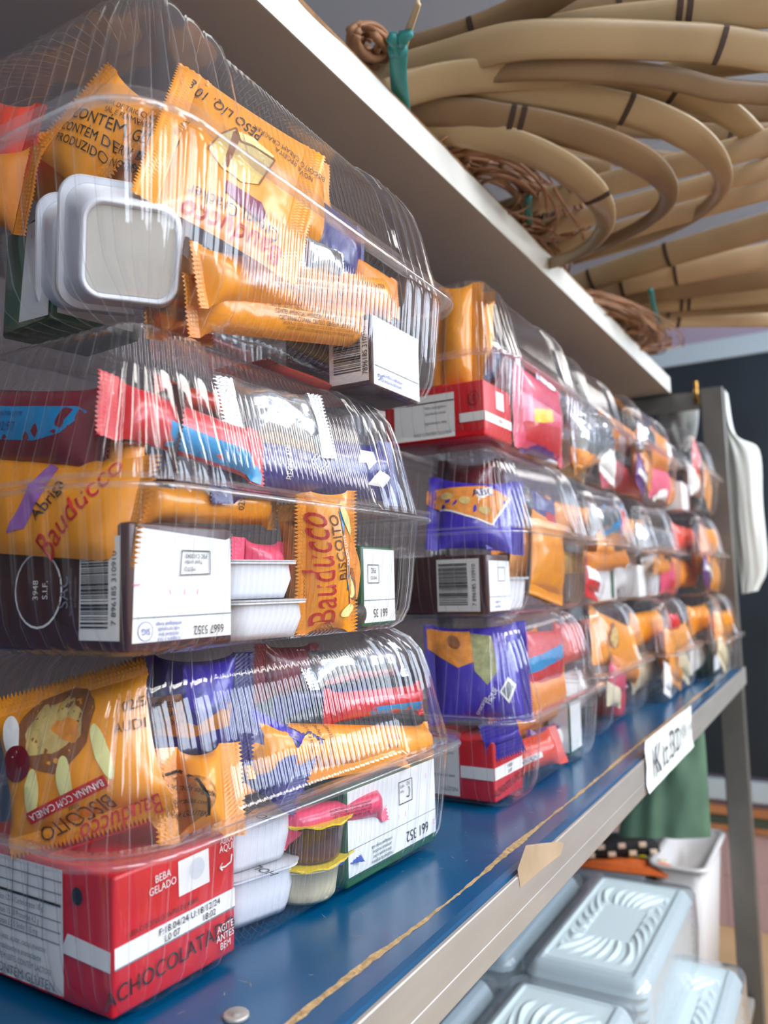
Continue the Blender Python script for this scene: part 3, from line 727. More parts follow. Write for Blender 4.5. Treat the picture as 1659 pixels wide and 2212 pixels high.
pk('biscuit_bar', 'upper of two long orange biscuit bars in the top nearest box', 'biscuit bar', ('x', -0.080), (420, 534), (842, 604), (416, 652), 0.016, 'orange_film', seed=21, seal=0.006, wr=0.6, group=G, pr=[
    ('t', [(ING[0], 0.06, 0.17, 0.125, 0, 0.60), (ING[1], 0.06, 0.01, 0.125, 0, 0.66), (ING[2], 0.02, -0.14, 0.125, 0, 0.70)], 'black_print', 'allergen_text'),
    ('t', [(SML[0], 0.06, 0.30, 0.06, 0, 0.62), (SML[1], 0.06, -0.24, 0.07, 0, 0.58), (SML[2], 0.06, -0.33, 0.07, 0, 0.58)], 'brown_print', 'small_print')])
pk('biscuit_bar', 'lower of two long orange biscuit bars in the top nearest box', 'biscuit bar', tilt(1, -0.03, -0.06, (-0.086, 0.28, 1.380)), (395, 660), (800, 716), (400, 772), 0.018, 'orange_film', seed=26, seal=0.008, wr=0.9, group=G, pr=[
    ('t', [(ING[0], 0.10, 0.19, 0.11, 0, 0.52), (ING[1], 0.10, 0.05, 0.11, 0, 0.58), (ING[2], 0.08, -0.09, 0.11, 0, 0.62)], 'black_print', 'allergen_text'),
    ('t', [(SML[0], 0.10, 0.31, 0.06, 0, 0.55), (SML[1], 0.10, -0.20, 0.07, 0, 0.52), (SML[2], 0.10, -0.29, 0.07, 0, 0.52)], 'brown_print', 'small_print')])
pk('snack_packet', 'flat red packet lying on the bottom of the top nearest box', 'snack packet', ('z', 1.369), (560, 772), (810, 868), (470, 800), 0.008, 'coral_film', seed=31, wr=0.5)
pk('snack_packet', 'navy blue packet behind the orange bars at the far end of the top nearest box', 'snack packet', ('x', -0.092), (668, 415), (800, 520), (640, 560), 0.02, 'navy_film', seed=33)
pk('snack_packet', 'crinkled silver packet above the orange bars in the top nearest box', 'snack packet', ('x', -0.078), (636, 500), (750, 560), (630, 570), 0.014, 'silver_film', seed=35, wr=2.2)
pk('snack_packet', 'gold-brown packet between white cup and orange bars in the top nearest box', 'snack packet', ('x', -0.105), (300, 520), (452, 560), (300, 730), 0.02, 'gold_inside', seed=37, wr=1.8)
pk('biscuit_packet', 'small orange packet corner above the white carton in the top nearest box', 'biscuit packet', ('x', -0.085), (790, 570), (900, 640), (780, 640), 0.012, 'orange_matte', seed=38, group=G)
c0 = onx(-0.069, 806, 852)
carton('drink_carton', 'carton with a white panel at the far end of the top nearest box', Vector((-0.069, c0.y, 1.3655)), (0, 1, 0), (0.056, 0.06, 0.041), 'brown_card', {
    'front': [('r', 0.028, 0.0205, 0.054, 0.039, 0, 'white_card', 'white_panel'), ('line', [(0.002, 0.012), (0.054, 0.012)], 0.0004, 'grey_print', 'fold_line'), ('t', [('SIG', 0.008, 0.006, 0.004, 180)], 'blue_print', 'maker_mark'), ('t', [('embalagem longa vida', 0.022, 0.0075, 0.0022, 180), ('cartonada reciclável', 0.022, 0.0045, 0.0022, 180)], 'blue_print', 'recycling_text'), ('line', [(0.012, 0.030), (0.022, 0.030)], 0.0003, 'grey_print', 'stamp')],
    'end': [('r', 0.045, 0.02, 0.026, 0.034, 0, 'white_print', 'barcode_label'), ('bars', 0.044, 0.022, 0.018, 0.026, 'black_print', True), ('t', [('7896185 310910', 0.0560, 0.020, 0.0035, 90)], 'black_print', 'barcode_digits')]})
c0 = ony(0.222, 108, 690)
carton('drink_carton', 'green edged white carton at the left end of the top nearest box', c0, (0.2, 1, 0), (0.045, 0.050, 0.052), 'green_card', {
    'end': [('p', [(0.020, 0.004), (0.0495, 0.002), (0.0495, 0.049), (0.024, 0.050)], 'white_card', 'white_panel'), ('t', [('61e', 0.044, 0.042, 0.005, 0)], 'black_print', 'print_code'), ('line', [(0.030, 0.044), (0.030, 0.042)], 0.0004, 'pink_print', 'register_mark')],
    'front': [('r', 0.022, 0.026, 0.038, 0.044, 0, 'white_card', 'white_panel')]}, up=Vector((0.06, 0, 1)))
GC = 'white square dessert cups in the top box of the nearest stack'
ax = (_rt * -0.48 + _up * 0.43 + _fw).normalized(); bs = pd(284, 548, 0.322)
square_cup('dessert_cup', 'white square cup lying with its beige base towards the camera in the top nearest box', bs, ax, pd(392, 572, 0.272) - pd(190, 538, 0.272), 0.053, 0.020, inner='cup_beige', group=GC, k=0.76)
bs2 = pd(222, 572, 0.346)
square_cup('dessert_cup', 'white square cup half hidden behind the lying cup in the top nearest box', bs2, ax, pd(392, 572, 0.272) - pd(190, 538, 0.272), 0.052, 0.02, group=GC, inner='cup_beige')

# ---------------- middle box, nearest stack
carton('drink_carton', 'dark brown carton with barcode end and white panel in the middle nearest box', Vector((-0.0745, 0.1985, 1.2335)), (0.03, 1, 0), (0.0535, 0.105, 0.0475), 'brown_card', {
    'front': [('p', [(0.0015, 0.0035), (0.0525, 0.0035), (0.0525, 0.0435), (0.0495, 0.0425), (0.003, 0.0455)], 'white_card', 'white_panel'), ('line', [(0.0015, 0.0125), (0.0525, 0.0125)], 0.0004, 'grey_print', 'fold_line'),
              ('e', 0.0075, 0.0075, 0.0036, 0.0036, 0, 'blue_print', 'maker_ring'), ('e', 0.0075, 0.0075, 0.0033, 0.0033, 0, 'white_card', 'maker_disc'), ('t', [('SIG', 0.0075, 0.0075, 0.0024, 180, 0.9)], 'blue_print', 'maker_mark'),
              ('t', [('embalagem longa', 0.0185, 0.0098, 0.0016, 180), ('vida cartonada', 0.0185, 0.0079, 0.0016, 180), ('reciclável lave', 0.0185, 0.0060, 0.0016, 180), ('e separe o lixo', 0.0185, 0.0041, 0.0016, 180)], 'blue_print', 'recycling_text'),
              ('t', [('6667 5352', 0.0395, 0.0068, 0.0036, 180, 0.8)], 'black_print', 'print_code'),
              ('line', [(0.024, 0.028), (0.040, 0.0285), (0.040, 0.0375), (0.025, 0.0375), (0.024, 0.028)], 0.0004, 'black_print', 'stamp_frame'), ('t', [('FSC C102043', 0.0325, 0.0355, 0.0018, 180), ('Papel cartão', 0.031, 0.0330, 0.0016, 180), ('MISTO', 0.029, 0.0305, 0.0018, 180)], 'black_print', 'stamp_text'),
              ('line', [(0.001, 0.0245), (0.0045, 0.0245)], 0.0004, 'pink_print', 'register_mark'), ('line', [(0.019, 0.0205), (0.0185, 0.0225)], 0.0004, 'pink_print', 'register_mark'), ('line', [(0.026, 0.0205), (0.026, 0.0225)], 0.0004, 'pink_print', 'register_mark'), ('line', [(0.0325, 0.0205), (0.033, 0.0225)], 0.0004, 'pink_print', 'register_mark')],
    'end': [('r', 0.0900, 0.0235, 0.0225, 0.038, 0, 'white_print', 'barcode_label'), ('bars', 0.0875, 0.0245, 0.0155, 0.031, 'black_print', True), ('t', [('7 896185 310910', 0.0985, 0.0235, 0.0027, 90, 1.05)], 'black_print', 'barcode_digits'),
            ('t', [('SAC', 0.0700, 0.0225, 0.0060, 90)], 'grey_print', 'service_lettering'), ('t', [('Serviço de Atendimento', 0.0742, 0.0225, 0.0016, 90), ('ao Consumidor', 0.0768, 0.0225, 0.0016, 90)], 'grey_print', 'service_text'),
            ('e', 0.0540, 0.0235, 0.0150, 0.0150, 0, 'white_print', 'inspection_ring'), ('e', 0.0540, 0.0235, 0.0141, 0.0141, 0, 'brown_card', 'inspection_disc'), ('t', [('3948', 0.0530, 0.0235, 0.0035, 90), ('S.I.F.', 0.0590, 0.0235, 0.0035, 90)], 'white_print', 'inspection_text')]})
G = 'orange biscuit packets in the middle box of the nearest stack'
pk('biscuit_packet', 'orange packet with red script hanging over the brown carton in the middle nearest box', 'biscuit packet', tilt(0.12, -0.97, 0.20, (-0.105, 0.192, 1.285)), (-150, 985), (252, 985), (-110, 1190), 0.010, 'orange_film', seed=41, seal=0.008, teeth=0.004, wr=1.6, group=G, pr=[
    ('t', [('Bauducco', 0.20, -0.02, 0.24, 55, 0.9, 0.25)], 'red_print', 'brand_lettering'), ('t', [('Abriga', 0.06, 0.03, 0.15, 58)], 'black_print', 'product_name'),
    ('p', [(-0.12, -0.32), (-0.03, -0.26), (0.06, 0.36), (0.00, 0.42), (-0.06, 0.10)], 'lilac_print', 'ribbon')])
pk('biscuit_packet', 'orange saw-toothed packet end sticking up at the corner of the middle nearest box', 'biscuit packet', tilt(0.5, -0.86, 0, (-0.095, 0.207, 1.295)), (232, 905), (312, 905), (232, 1075), 0.004, 'orange_film', vert=True, seed=43, teeth=0.004, group=G)
pk('biscuit_packet', 'orange packet lying crosswise on the brown carton in the middle nearest box', 'biscuit packet', ('x', -0.098), (262, 1035), (602, 1062), (262, 1128), 0.016, 'orange_film', seed=45, group=G, pr=[('t', [('VAL', 0.05, 0.2, 0.2, 88), ('02:71', 0.12, 0.1, 0.2, 88)], 'brown_print', 'date_code')])
GB = 'red and blue wafer bars'
pk('wafer_bar', 'wine red bar with a blue band along the near end of the middle nearest box', 'wafer bar', ('y', 0.204), (-160, 848), (236, 842), (-160, 1000), 0.018, 'wine_film', seed=51, seal=0.006, group=GB, pr=[('p', [(-0.5, -0.18), (-0.5, 0.26), (0.40, 0.26), (0.43, 0.20), (0.36, -0.06), (0.24, -0.16)], 'cyan_film', 'blue_band'), ('t', [('L 07 02:97', 0.05, 0.0, 0.12, 0)], 'navy_film', 'date_code'), ('t', [('CONTÉM GLÚTEN PODE CONTER LEITE', -0.02, 0.16, 0.06, 0)], 'navy_film', 'small_print')])
pk('wafer_bar', 'bright red bar with a blue lower half slanting across the middle nearest box', 'wafer bar', tilt(1, -0.10, 0.20, (-0.080, 0.235, 1.318)), (200, 806), (566, 946), (198, 922), 0.016, 'red_film', seed=53, seal=0.010, group=GB, pr=[('p', [(-0.16, -0.48), (-0.18, -0.10), (0.44, -0.16), (0.47, -0.30), (0.46, -0.48)], 'cyan_film', 'blue_band'), ('r', -0.42, 0.30, 0.008, 0.22, 8, 'white_print', 'tear_notch')])
pk('snack_packet', 'dark brown packet behind the red bars in the middle nearest box', 'snack packet', ('y', 0.222), (-100, 760), (392, 758), (-100, 900), 0.03, 'brown_card', seed=55)
pk('wafer_bar', 'red bar with a blue stripe behind the slanted bar in the middle nearest box', 'wafer bar', ('x', -0.122), (330, 818), (545, 868), (330, 880), 0.016, 'coral_film', seed=57, group=GB, pr=[('r', 0.3, -0.2, 0.25, 0.3, 0, 'cyan_film', 'blue_band')])
pk('snack_packet', 'crumpled clear silver packet in the lid of the middle nearest box', 'snack packet', tilt(1, -0.2, 0.3, (-0.084, 0.27, 1.33)), (478, 822), (716, 868), (470, 952), 0.016, 'silver_film', seed=59, wr=3.0, seal=0.012, teeth=0.003)
pk('wafer_bar', 'dark blue striped bar under the silver packet in the middle nearest box', 'wafer bar', ('x', -0.108), (480, 930), (660, 930), (480, 985), 0.014, 'wine_film', seed=60, group=GB)
pk('snack_packet', 'navy blue packet with a white flake print in the middle nearest box', 'snack packet', tilt(1, -0.1, 0.1, (-0.084, 0.33, 1.300)), (560, 945), (918, 985), (552, 1085), 0.022, 'navy_film', seed=61, seal=0.014, pr=[('p', [(0.14, 0.05), (0.18, 0.30), (0.26, 0.28), (0.25, 0.08), (0.20, -0.06), (0.19, 0.06)], 'white_print', 'printed_flake'), ('p', [(0.20, -0.30), (0.26, -0.06), (0.34, -0.16), (0.30, -0.34)], 'white_print', 'printed_flake'), ('line', [(-0.12, 0.0), (-0.07, 0.18), (-0.02, 0.0), (-0.07, -0.18), (-0.12, 0.0)], 0.0005, 'white_print', 'diamond_mark'), ('line', [(-0.10, 0.0), (-0.07, 0.11), (-0.04, 0.0), (-0.07, -0.11), (-0.10, 0.0)], 0.0004, 'white_print', 'diamond_mark'), ('t', [('RECHEADO', -0.22, 0.0, 0.10, 85)], 'white_print', 'side_text')])
a0, a1 = hit(('x', -0.074), (636, 1092)), hit(('x', -0.066), (690, 1372))
pk('biscuit_packet', 'upright orange packet with red script and toast picture in the middle nearest box', 'biscuit packet', tilt(0.93, -0.36, -0.04, (-0.078, 0.300, 1.262)), (626, 1085), (770, 1092), (690, 1385), 0.018, 'orange_film', seed=63, seal=0.007, teeth=0.0025, group=G, wr=0.8, pr=[
    ('t', [('Bauducco', -0.20, -0.06, 0.20, 97, 0.78, 0.2)], 'red_print', 'brand_lettering'), ('t', [('BISCOITO', 0.03, 0.10, 0.075, 98, 1.1)], 'brown_print', 'product_name'),
    ('p', [(0.12, 0.36), (0.07, 0.38), (0.17, -0.22), (0.24, -0.20)], 'cyan_film', 'blue_ribbon'), ('t', [('SABOR LEITE', 0.15, 0.08, 0.035, 100)], 'white_print', 'flavour_text'),
    ('e', 0.30, -0.02, 0.30, 0.10, 100, 'biscuit_orange', 'toast_picture', 0.08), ('e', 0.36, -0.16, 0.12, 0.045, 100, 'wafer_dark', 'toast_edge', 0.1), ('e', 0.33, -0.18, 0.085, 0.04, 110, 'fruit_pale', 'fruit_slice'), ('e', 0.25, -0.36, 0.09, 0.04, 30, 'fruit_pale', 'fruit_slice'), ('e', 0.19, 0.30, 0.12, 0.035, 110, 'fruit_pale', 'fruit_slice')])
pk('biscuit_packet', 'brown backed packet with a black panel standing in the middle nearest box', 'biscuit packet', tilt(0.6, -0.8, 0, (-0.104, 0.300, 1.26)), (600, 1082), (690, 1090), (625, 1372), 0.006, 'gold_inside', seed=65, group=G, vert=True, pr=[('r', -0.20, 0.05, 0.30, 0.34, 0, 'black_print', 'black_panel'), ('t', [('VAL 08 3', 0.28, -0.2, 0.14, 0)], 'brown_print', 'date_code')])
GC = 'white square dessert cups in the middle box of the nearest stack'
q = Vector((-0.094, 0.284, 1.2335)); yv = Vector((0.25, 1, 0))
square_cup('dessert_cup', 'lower of two stacked white square cups in the middle nearest box', q, (0, 0, 1), yv, 0.046, 0.016, group=GC, k=0.86)
square_cup('dessert_cup', 'upper of two stacked white square cups in the middle nearest box', q + Vector((-0.004, -0.002, 0.0178)), (0, 0, 1), yv, 0.046, 0.016, group=GC, k=0.86)
pk('snack_packet', 'crumpled raspberry pink packet on the white cups in the middle nearest box', 'snack packet', ('x', -0.090), (498, 1168), (628, 1182), (496, 1250), 0.014, 'pink_film', seed=67, wr=2.0)
c0 = Vector((-0.084, 0.388, 1.2335))
carton('drink_carton', 'white carton with a printed code at the far end of the middle nearest box', Vector((-0.080, 0.383, 1.2335)), (0, 1, 0), (0.036, 0.07, 0.0445), 'green_card', {
    'front': [('r', 0.019, 0.0225, 0.034, 0.0405, 0, 'white_card', 'white_panel'), ('line', [(0.002, 0.0145), (0.036, 0.0145)], 0.0004, 'grey_print', 'fold_line'), ('t', [('661 35', 0.019, 0.0075, 0.0050, 180)], 'black_print', 'print_code'), ('line', [(0.006, 0.024), (0.018, 0.024), (0.018, 0.034), (0.006, 0.034), (0.006, 0.024)], 0.0004, 'black_print', 'stamp_frame'), ('t', [('FSC', 0.012, 0.031, 0.003, 180), ('MISTO', 0.012, 0.027, 0.002, 180)], 'black_print', 'stamp_text')]})
pk('snack_packet', 'black round-ended packet on the bottom of the middle nearest box', 'snack packet', ('x', -0.083), (715, 1335), (800, 1330), (715, 1385), 0.014, 'black_print', seed=69)

# ---------------- bottom box, nearest stack
carton('drink_carton', 'red chocolate milk carton with a white band in the bottom nearest box', Vector((-0.0885, 0.2035, 1.1035)), (0.04, 1, 0), (0.063, 0.105, 0.0495), 'red_card', {
    'front': [('r', 0.0315, 0.0215, 0.0618, 0.0075, 1.5, 'white_print', 'white_band'), ('line', [(0.0006, 0.0170), (0.0624, 0.0184)], 0.0006, 'grey_print', 'band_edge'),
              ('r', 0.0390, 0.0395, 0.0165, 0.0135, 2, 'white_print', 'straw_patch'), ('e', 0.0405, 0.0405, 0.0042, 0.0042, 0, 'foil_lid', 'straw_hole'),
              ('t', [('F:18.04/24 U:18/12/24', 0.0370, 0.0232, 0.0027, 2, 1.0), ('L0 07', 0.0275, 0.0196, 0.0026, 2, 1.0), ('18:02', 0.0470, 0.0202, 0.0026, 2, 1.0)], 'black_print', 'date_code'),
              ('t', [('ACHOCOLATADO', 0.0290, 0.0100, 0.0063, 4, 0.92)], 'black_print', 'product_name'), ('t', [('BEBA', 0.0225, 0.0430, 0.0030, 4), ('GELADO', 0.0225, 0.0392, 0.0030, 4)], 'white_print', 'serving_text'),
              ('t', [('ABRA', 0.0570, 0.0470, 0.0026, 0), ('AQUI', 0.0570, 0.0440, 0.0030, 0)], 'white_print', 'opening_text'), ('line', [(0.0600, 0.0405), (0.0595, 0.0375), (0.0560, 0.0365), (0.0530, 0.0370), (0.0545, 0.0385), (0.0530, 0.0370), (0.0545, 0.0355)], 0.0007, 'white_print', 'arrow_mark'),
              ('t', [('AGITE', 0.0560, 0.0125, 0.0030, 3), ('ANTES', 0.0560, 0.0090, 0.0030, 3), ('BEM', 0.0560, 0.0055, 0.0030, 3)], 'white_print', 'shake_text'), ('t', [('LEIA O RÓTULO ANTES DE ABRIR', 0.0235, 0.0280, 0.0020, 2)], 'black_print', 'small_print')],
    'end': [('p', [(0.076, 0.0178), (0.1046, 0.0164), (0.1046, 0.0236), (0.082, 0.0252), (0.080, 0.0252)], 'white_print', 'white_band'), ('p', [(0.0, 0.0015), (0.0785, 0.0022), (0.0765, 0.0475), (0.0, 0.0475)], 'white_print', 'nutrition_table')]
           + [('line', [(0.0, v), (0.0765, v)], 0.0004, 'grey_print', 'table_line') for v in (0.043, 0.0385, 0.0285, 0.0245, 0.0205)] + [('line', [(0.0, 0.0345), (0.0765, 0.0345)], 0.0010, 'black_print', 'table_rule')]
           + [('line', [(u, 0.020), (u, 0.0475)], 0.0004, 'grey_print', 'table_line') for u in (0.036, 0.046, 0.056, 0.066)]
           + [('t', [('Valor energético 120 6 Carboidratos 18 g', 0.045, 0.0318, 0.0023, 0, 0.8), ('Açúcares totais 15 30 Proteínas 4,2 g', 0.045, 0.0268, 0.0023, 0, 0.8), ('Gorduras totais 3,0 5 Sódio 115 mg', 0.045, 0.0226, 0.0023, 0, 0.8), ('INGREDIENTES: leite, açúcar, cacau, minerais', 0.045, 0.0170, 0.0023, 0, 0.8), ('e vitaminas, estabilizantes e aromatizante', 0.045, 0.0132, 0.0023, 0, 0.8), ('ALÉRGICOS: CONTÉM LEITE. CONTÉM LACTOSE', 0.045, 0.0094, 0.0023, 0, 0.8), ('NÃO CONTÉM GLÚTEN', 0.048, 0.0048, 0.0036, 0, 1.0)], 'grey_print', 'nutrition_text'), ('e', 0.0865, 0.0400, 0.0032, 0.0032, 0, 'black_print', 'round_mark')]})
G = 'orange biscuit packets in the bottom box of the nearest stack'
pk('biscuit_packet', 'large orange packet with a toast picture and upside-down lettering in the bottom nearest box', 'biscuit packet', tilt(0.36, -0.92, 0.12, (-0.125, 0.213, 1.19)), (-40, 1446), (283, 1440), (10, 1800), 0.022, 'orange_film', vert=True, seed=71, seal=0.009, teeth=0.003, wr=1.3, group=G, pr=[
    ('e', -0.18, -0.05, 0.27, 0.22, 100, 'wafer_dark', 'toast_picture', 0.05), ('e', -0.20, -0.05, 0.20, 0.15, 100, 'wafer_tan', 'toast_face', 0.10), ('e', -0.16, 0.04, 0.10, 0.06, 60, 'biscuit_orange', 'toast_bite', 0.12),
    ('e', 0.02, 0.24, 0.16, 0.045, 8, 'fruit_pale', 'fruit_slice'), ('e', 0.14, -0.26, 0.13, 0.05, -20, 'fruit_pale', 'fruit_slice'), ('e', 0.12, -0.02, 0.13, 0.05, -10, 'fruit_pale', 'fruit_slice'), ('e', -0.22, -0.36, 0.12, 0.07, 0, 'white_print', 'milk_drop'), ('e', -0.05, -0.34, 0.10, 0.12, 0, 'wine_film', 'berry_picture'),
    ('r', 0.235, -0.05, 0.072, 0.56, 9, 'red_print', 'red_banner'), ('t', [('BANANA COM CANELA', 0.235, -0.05, 0.040, -81, 0.9)], 'white_print', 'flavour_text'), ('t', [('sabor', 0.285, -0.02, 0.03, -82)], 'brown_print', 'flavour_note'), ('t', [('BISCOITO', 0.345, -0.04, 0.085, -80, 1.0)], 'brown_print', 'product_name'), ('t', [('Bauducco', 0.415, 0.20, 0.11, -84, 0.9, 0.25)], 'red_print', 'brand_lettering'), ('t', [('AUDI', -0.08, 0.42, 0.06, 88), ('02:5', -0.2, 0.45, 0.06, 95)], 'brown_print', 'date_code')])
pk('biscuit_packet', 'orange packet with curved black lettering beside the toast packet in the bottom nearest box', 'biscuit packet', tilt(0.75, -0.55, 0.35, (-0.098, 0.245, 1.175)), (318, 1640), (515, 1622), (345, 1805), 0.026, 'orange_film', seed=73, wr=1.6, group=G, pr=[
    ('e', -0.22, -0.12, 0.34, 0.30, 20, 'gold_inside', 'printed_panel'), ('t', [('mini torrada salgada', -0.20, 0.04, 0.07, -28), ('www.torradas.com', -0.22, -0.10, 0.06, -26), ('CONTÉM GLÚTEN', -0.24, -0.24, 0.06, -24)], 'black_print', 'panel_text'), ('line', [(-0.42, 0.20), (-0.24, 0.24), (-0.08, 0.10), (0.02, -0.14), (0.03, -0.36)], 0.0012, 'black_print', 'panel_outline')])
pk('cookie_packet', 'violet cookie packet with a brown text box in the bottom nearest box', 'cookie packet', tilt(0.7, -0.68, 0.15, (-0.118, 0.255, 1.20)), (278, 1432), (548, 1425), (278, 1650), 0.024, 'navy_film', seed=75, pr=[('p', [(-0.10, 0.46), (-0.06, 0.0), (0.02, -0.06), (0.30, 0.16), (0.34, 0.46)], 'violet_film', 'violet_field'), ('p', [(-0.36, 0.12), (-0.10, 0.16), (-0.06, -0.12), (0.02, -0.16), (0.30, 0.06), (0.28, -0.16), (-0.02, -0.28), (-0.36, -0.20)], 'gold_inside', 'text_box'), ('t', [('INGREDIENTES', -0.24, 0.05, 0.06, 5), ('COBERTURA SABOR', -0.22, -0.04, 0.06, 5), ('CHOCOLATE', -0.20, -0.12, 0.06, 5)], 'black_print', 'ingredients_text')])
pk('cookie_packet', 'dark violet packet with a bright edge lying across the middle of the bottom nearest box', 'cookie packet', tilt(0.8, -0.5, 0.3, (-0.105, 0.29, 1.185)), (452, 1478), (692, 1600), (410, 1640), 0.016, 'navy_film', seed=77, bend=0.05, wr=1.4, pr=[('p', [(-0.45, 0.40), (-0.2, 0.42), (0.25, 0.42), (0.45, 0.36), (0.45, 0.26), (0.2, 0.30), (-0.2, 0.30), (-0.45, 0.28)], 'violet_film', 'violet_edge'), ('e', -0.05, -0.20, 0.34, 0.2, 20, 'gold_inside', 'printed_panel')])
pk('biscuit_packet', 'orange packet with a pointed tip under the red bar in the bottom nearest box', 'biscuit packet', tilt(1, -0.05, 0.25, (-0.090, 0.35, 1.178)), (585, 1548), (962, 1560), (585, 1655), 0.018, 'orange_film', seed=79, wr=1.2, seal=0.006, group=G, pr=[('t', [('CONTÉM GLÚTEN', -0.18, 0.0, 0.10, 86), ('ALÉRGICOS: CONTÉM', -0.23, 0.0, 0.09, 86), ('DERIVADOS E OVOS', -0.28, 0.0, 0.09, 86), ('01:25:01', 0.16, 0.14, 0.12, -2), ('VAL 14', 0.14, -0.08, 0.12, -2)], 'brown_print', 'date_code')])
pk('biscuit_packet', 'orange packet with a white label lying along the lip of the bottom nearest box', 'biscuit packet', tilt(0.7, -0.1, 0.7, (-0.084, 0.315, 1.166)), (525, 1640), (905, 1585), (525, 1735), 0.014, 'orange_film', seed=81, wr=1.0, seal=0.006, group=G, pr=[('p', [(0.02, -0.05), (0.10, 0.22), (0.40, 0.24), (0.34, 0.06), (0.16, -0.12)], 'white_print', 'white_label'), ('t', [('CONTÉM DERIVADOS', 0.2, 0.1, 0.08, 3)], 'black_print', 'label_text')])
pk('wafer_bar', 'red and blue bar at the far end of the bottom nearest box', 'wafer bar', tilt(1, -0.1, 0.1, (-0.096, 0.40, 1.195)), (768, 1482), (962, 1466), (768, 1545), 0.016, 'red_film', seed=83, seal=0.006, group=GB, pr=[('p', [(-0.20, -0.46), (-0.14, -0.10), (0.42, -0.10), (0.44, -0.3), (0.40, -0.46)], 'cyan_film', 'blue_band')])
pk('snack_packet', 'silvery white packet in the lid of the bottom nearest box', 'snack packet', tilt(1, 0, 0.5, (-0.098, 0.36, 1.205)), (650, 1410), (866, 1392), (650, 1488), 0.012, 'silver_film', seed=85, wr=2.4)
pk('snack_packet', 'dark navy packet under the silvery packet in the bottom nearest box', 'snack packet', ('x', -0.112), (590, 1480), (800, 1475), (590, 1550), 0.014, 'navy_film', seed=86)
pk('snack_packet', 'wine red packet high in the middle of the bottom nearest box', 'snack packet', ('x', -0.110), (545, 1400), (690, 1396), (545, 1510), 0.014, 'wine_film', seed=87)
cc = onx(-0.084, 594, 1985); ctr = cc + Vector((-0.0300, 0.010, 0)); sd = Vector((0.28, 1, 0))
HOL = [('t', [('HOLANDESA', 0.0, -0.008, 0.0052, 90, 1.1)], 'black_print', 'lid_title'), ('t', [('sobremesa láctea sabor', 0.0095, 0.0, 0.0022, 90), ('chocolate PESO 40 g', 0.0135, 0.0, 0.0022, 90), ('validade no fundo', 0.0175, 0.0, 0.0022, 90)], 'grey_print', 'lid_text')]
GC = 'white square dessert cups in the bottom box of the nearest stack'
square_cup('dessert_cup', 'lower of two stacked white square cups beside the red carton in the bottom nearest box', Vector((ctr.x, ctr.y, 1.1035)), (0, 0, 1), sd, 0.046, 0.0215, group=GC, k=0.84, pr=HOL)
square_cup('dessert_cup', 'upper of two stacked white square cups with a lettered lid in the bottom nearest box', Vector((ctr.x - 0.002, ctr.y + 0.001, 1.1270)), (0, 0, 1), sd, 0.046, 0.0215, group=GC, k=0.84, pr=HOL)
cb = onz(1.108, 742, 1950); cb = Vector((cb.x - 0.020, cb.y + 0.010, 1.1035))
round_cup('pudding_cup', 'cream coloured fluted cup with a yellow lid on the floor of the bottom nearest box', cb, (0, 0, 1), 0.0150, 0.0175, 0.0165, 'cup_cream', tab=(0.5, 1, 0), ribs=1)
round_cup('pudding_cup', 'brown pudding cup with a yellow lid above the cream cup in the bottom nearest box', cb + Vector((-0.001, 0.003, 0.0185)), (0, 0, 1), 0.0145, 0.0172, 0.0175, 'pudding_brown', tab=(0.3, 1, 0))
pk('snack_packet', 'blue backed flat sachet between the two round cups in the bottom nearest box', 'snack packet', tilt(0.5, -0.2, 0.85, tuple(cb + Vector((0.010, 0.004, 0.0195)))), (700, 1880), (860, 1850), (700, 1905), 0.004, 'blue_print', seed=88, wr=0.8)
pk('snack_packet', 'pink packet with dark small print over the cups in the bottom nearest box', 'snack packet', tilt(0.9, -0.25, 0.35, (-0.088, 0.33, 1.147)), (612, 1765), (862, 1700), (612, 1838), 0.020, 'pink_film', seed=89, seal=0.007, wr=1.1, pr=[('t', [('INGREDIENTES AÇÚCAR XAROPE', 0.06, 0.08, 0.075, 0, 0.9), ('CONTÉM CORANTE AROMA ARTIFICIAL', 0.06, -0.03, 0.075, 0, 0.75), ('NÃO CONTÉM GLÚTEN PESO LÍQ', 0.06, -0.14, 0.075, 0, 0.85), ('INDÚSTRIA BRASILEIRA LOTE', 0.06, -0.25, 0.075, 0, 0.9)], 'black_print', 'small_print'), ('p', [(0.0, 0.28), (0.04, 0.42), (0.10, 0.30), (0.05, 0.24)], 'green_card', 'leaf_mark')])
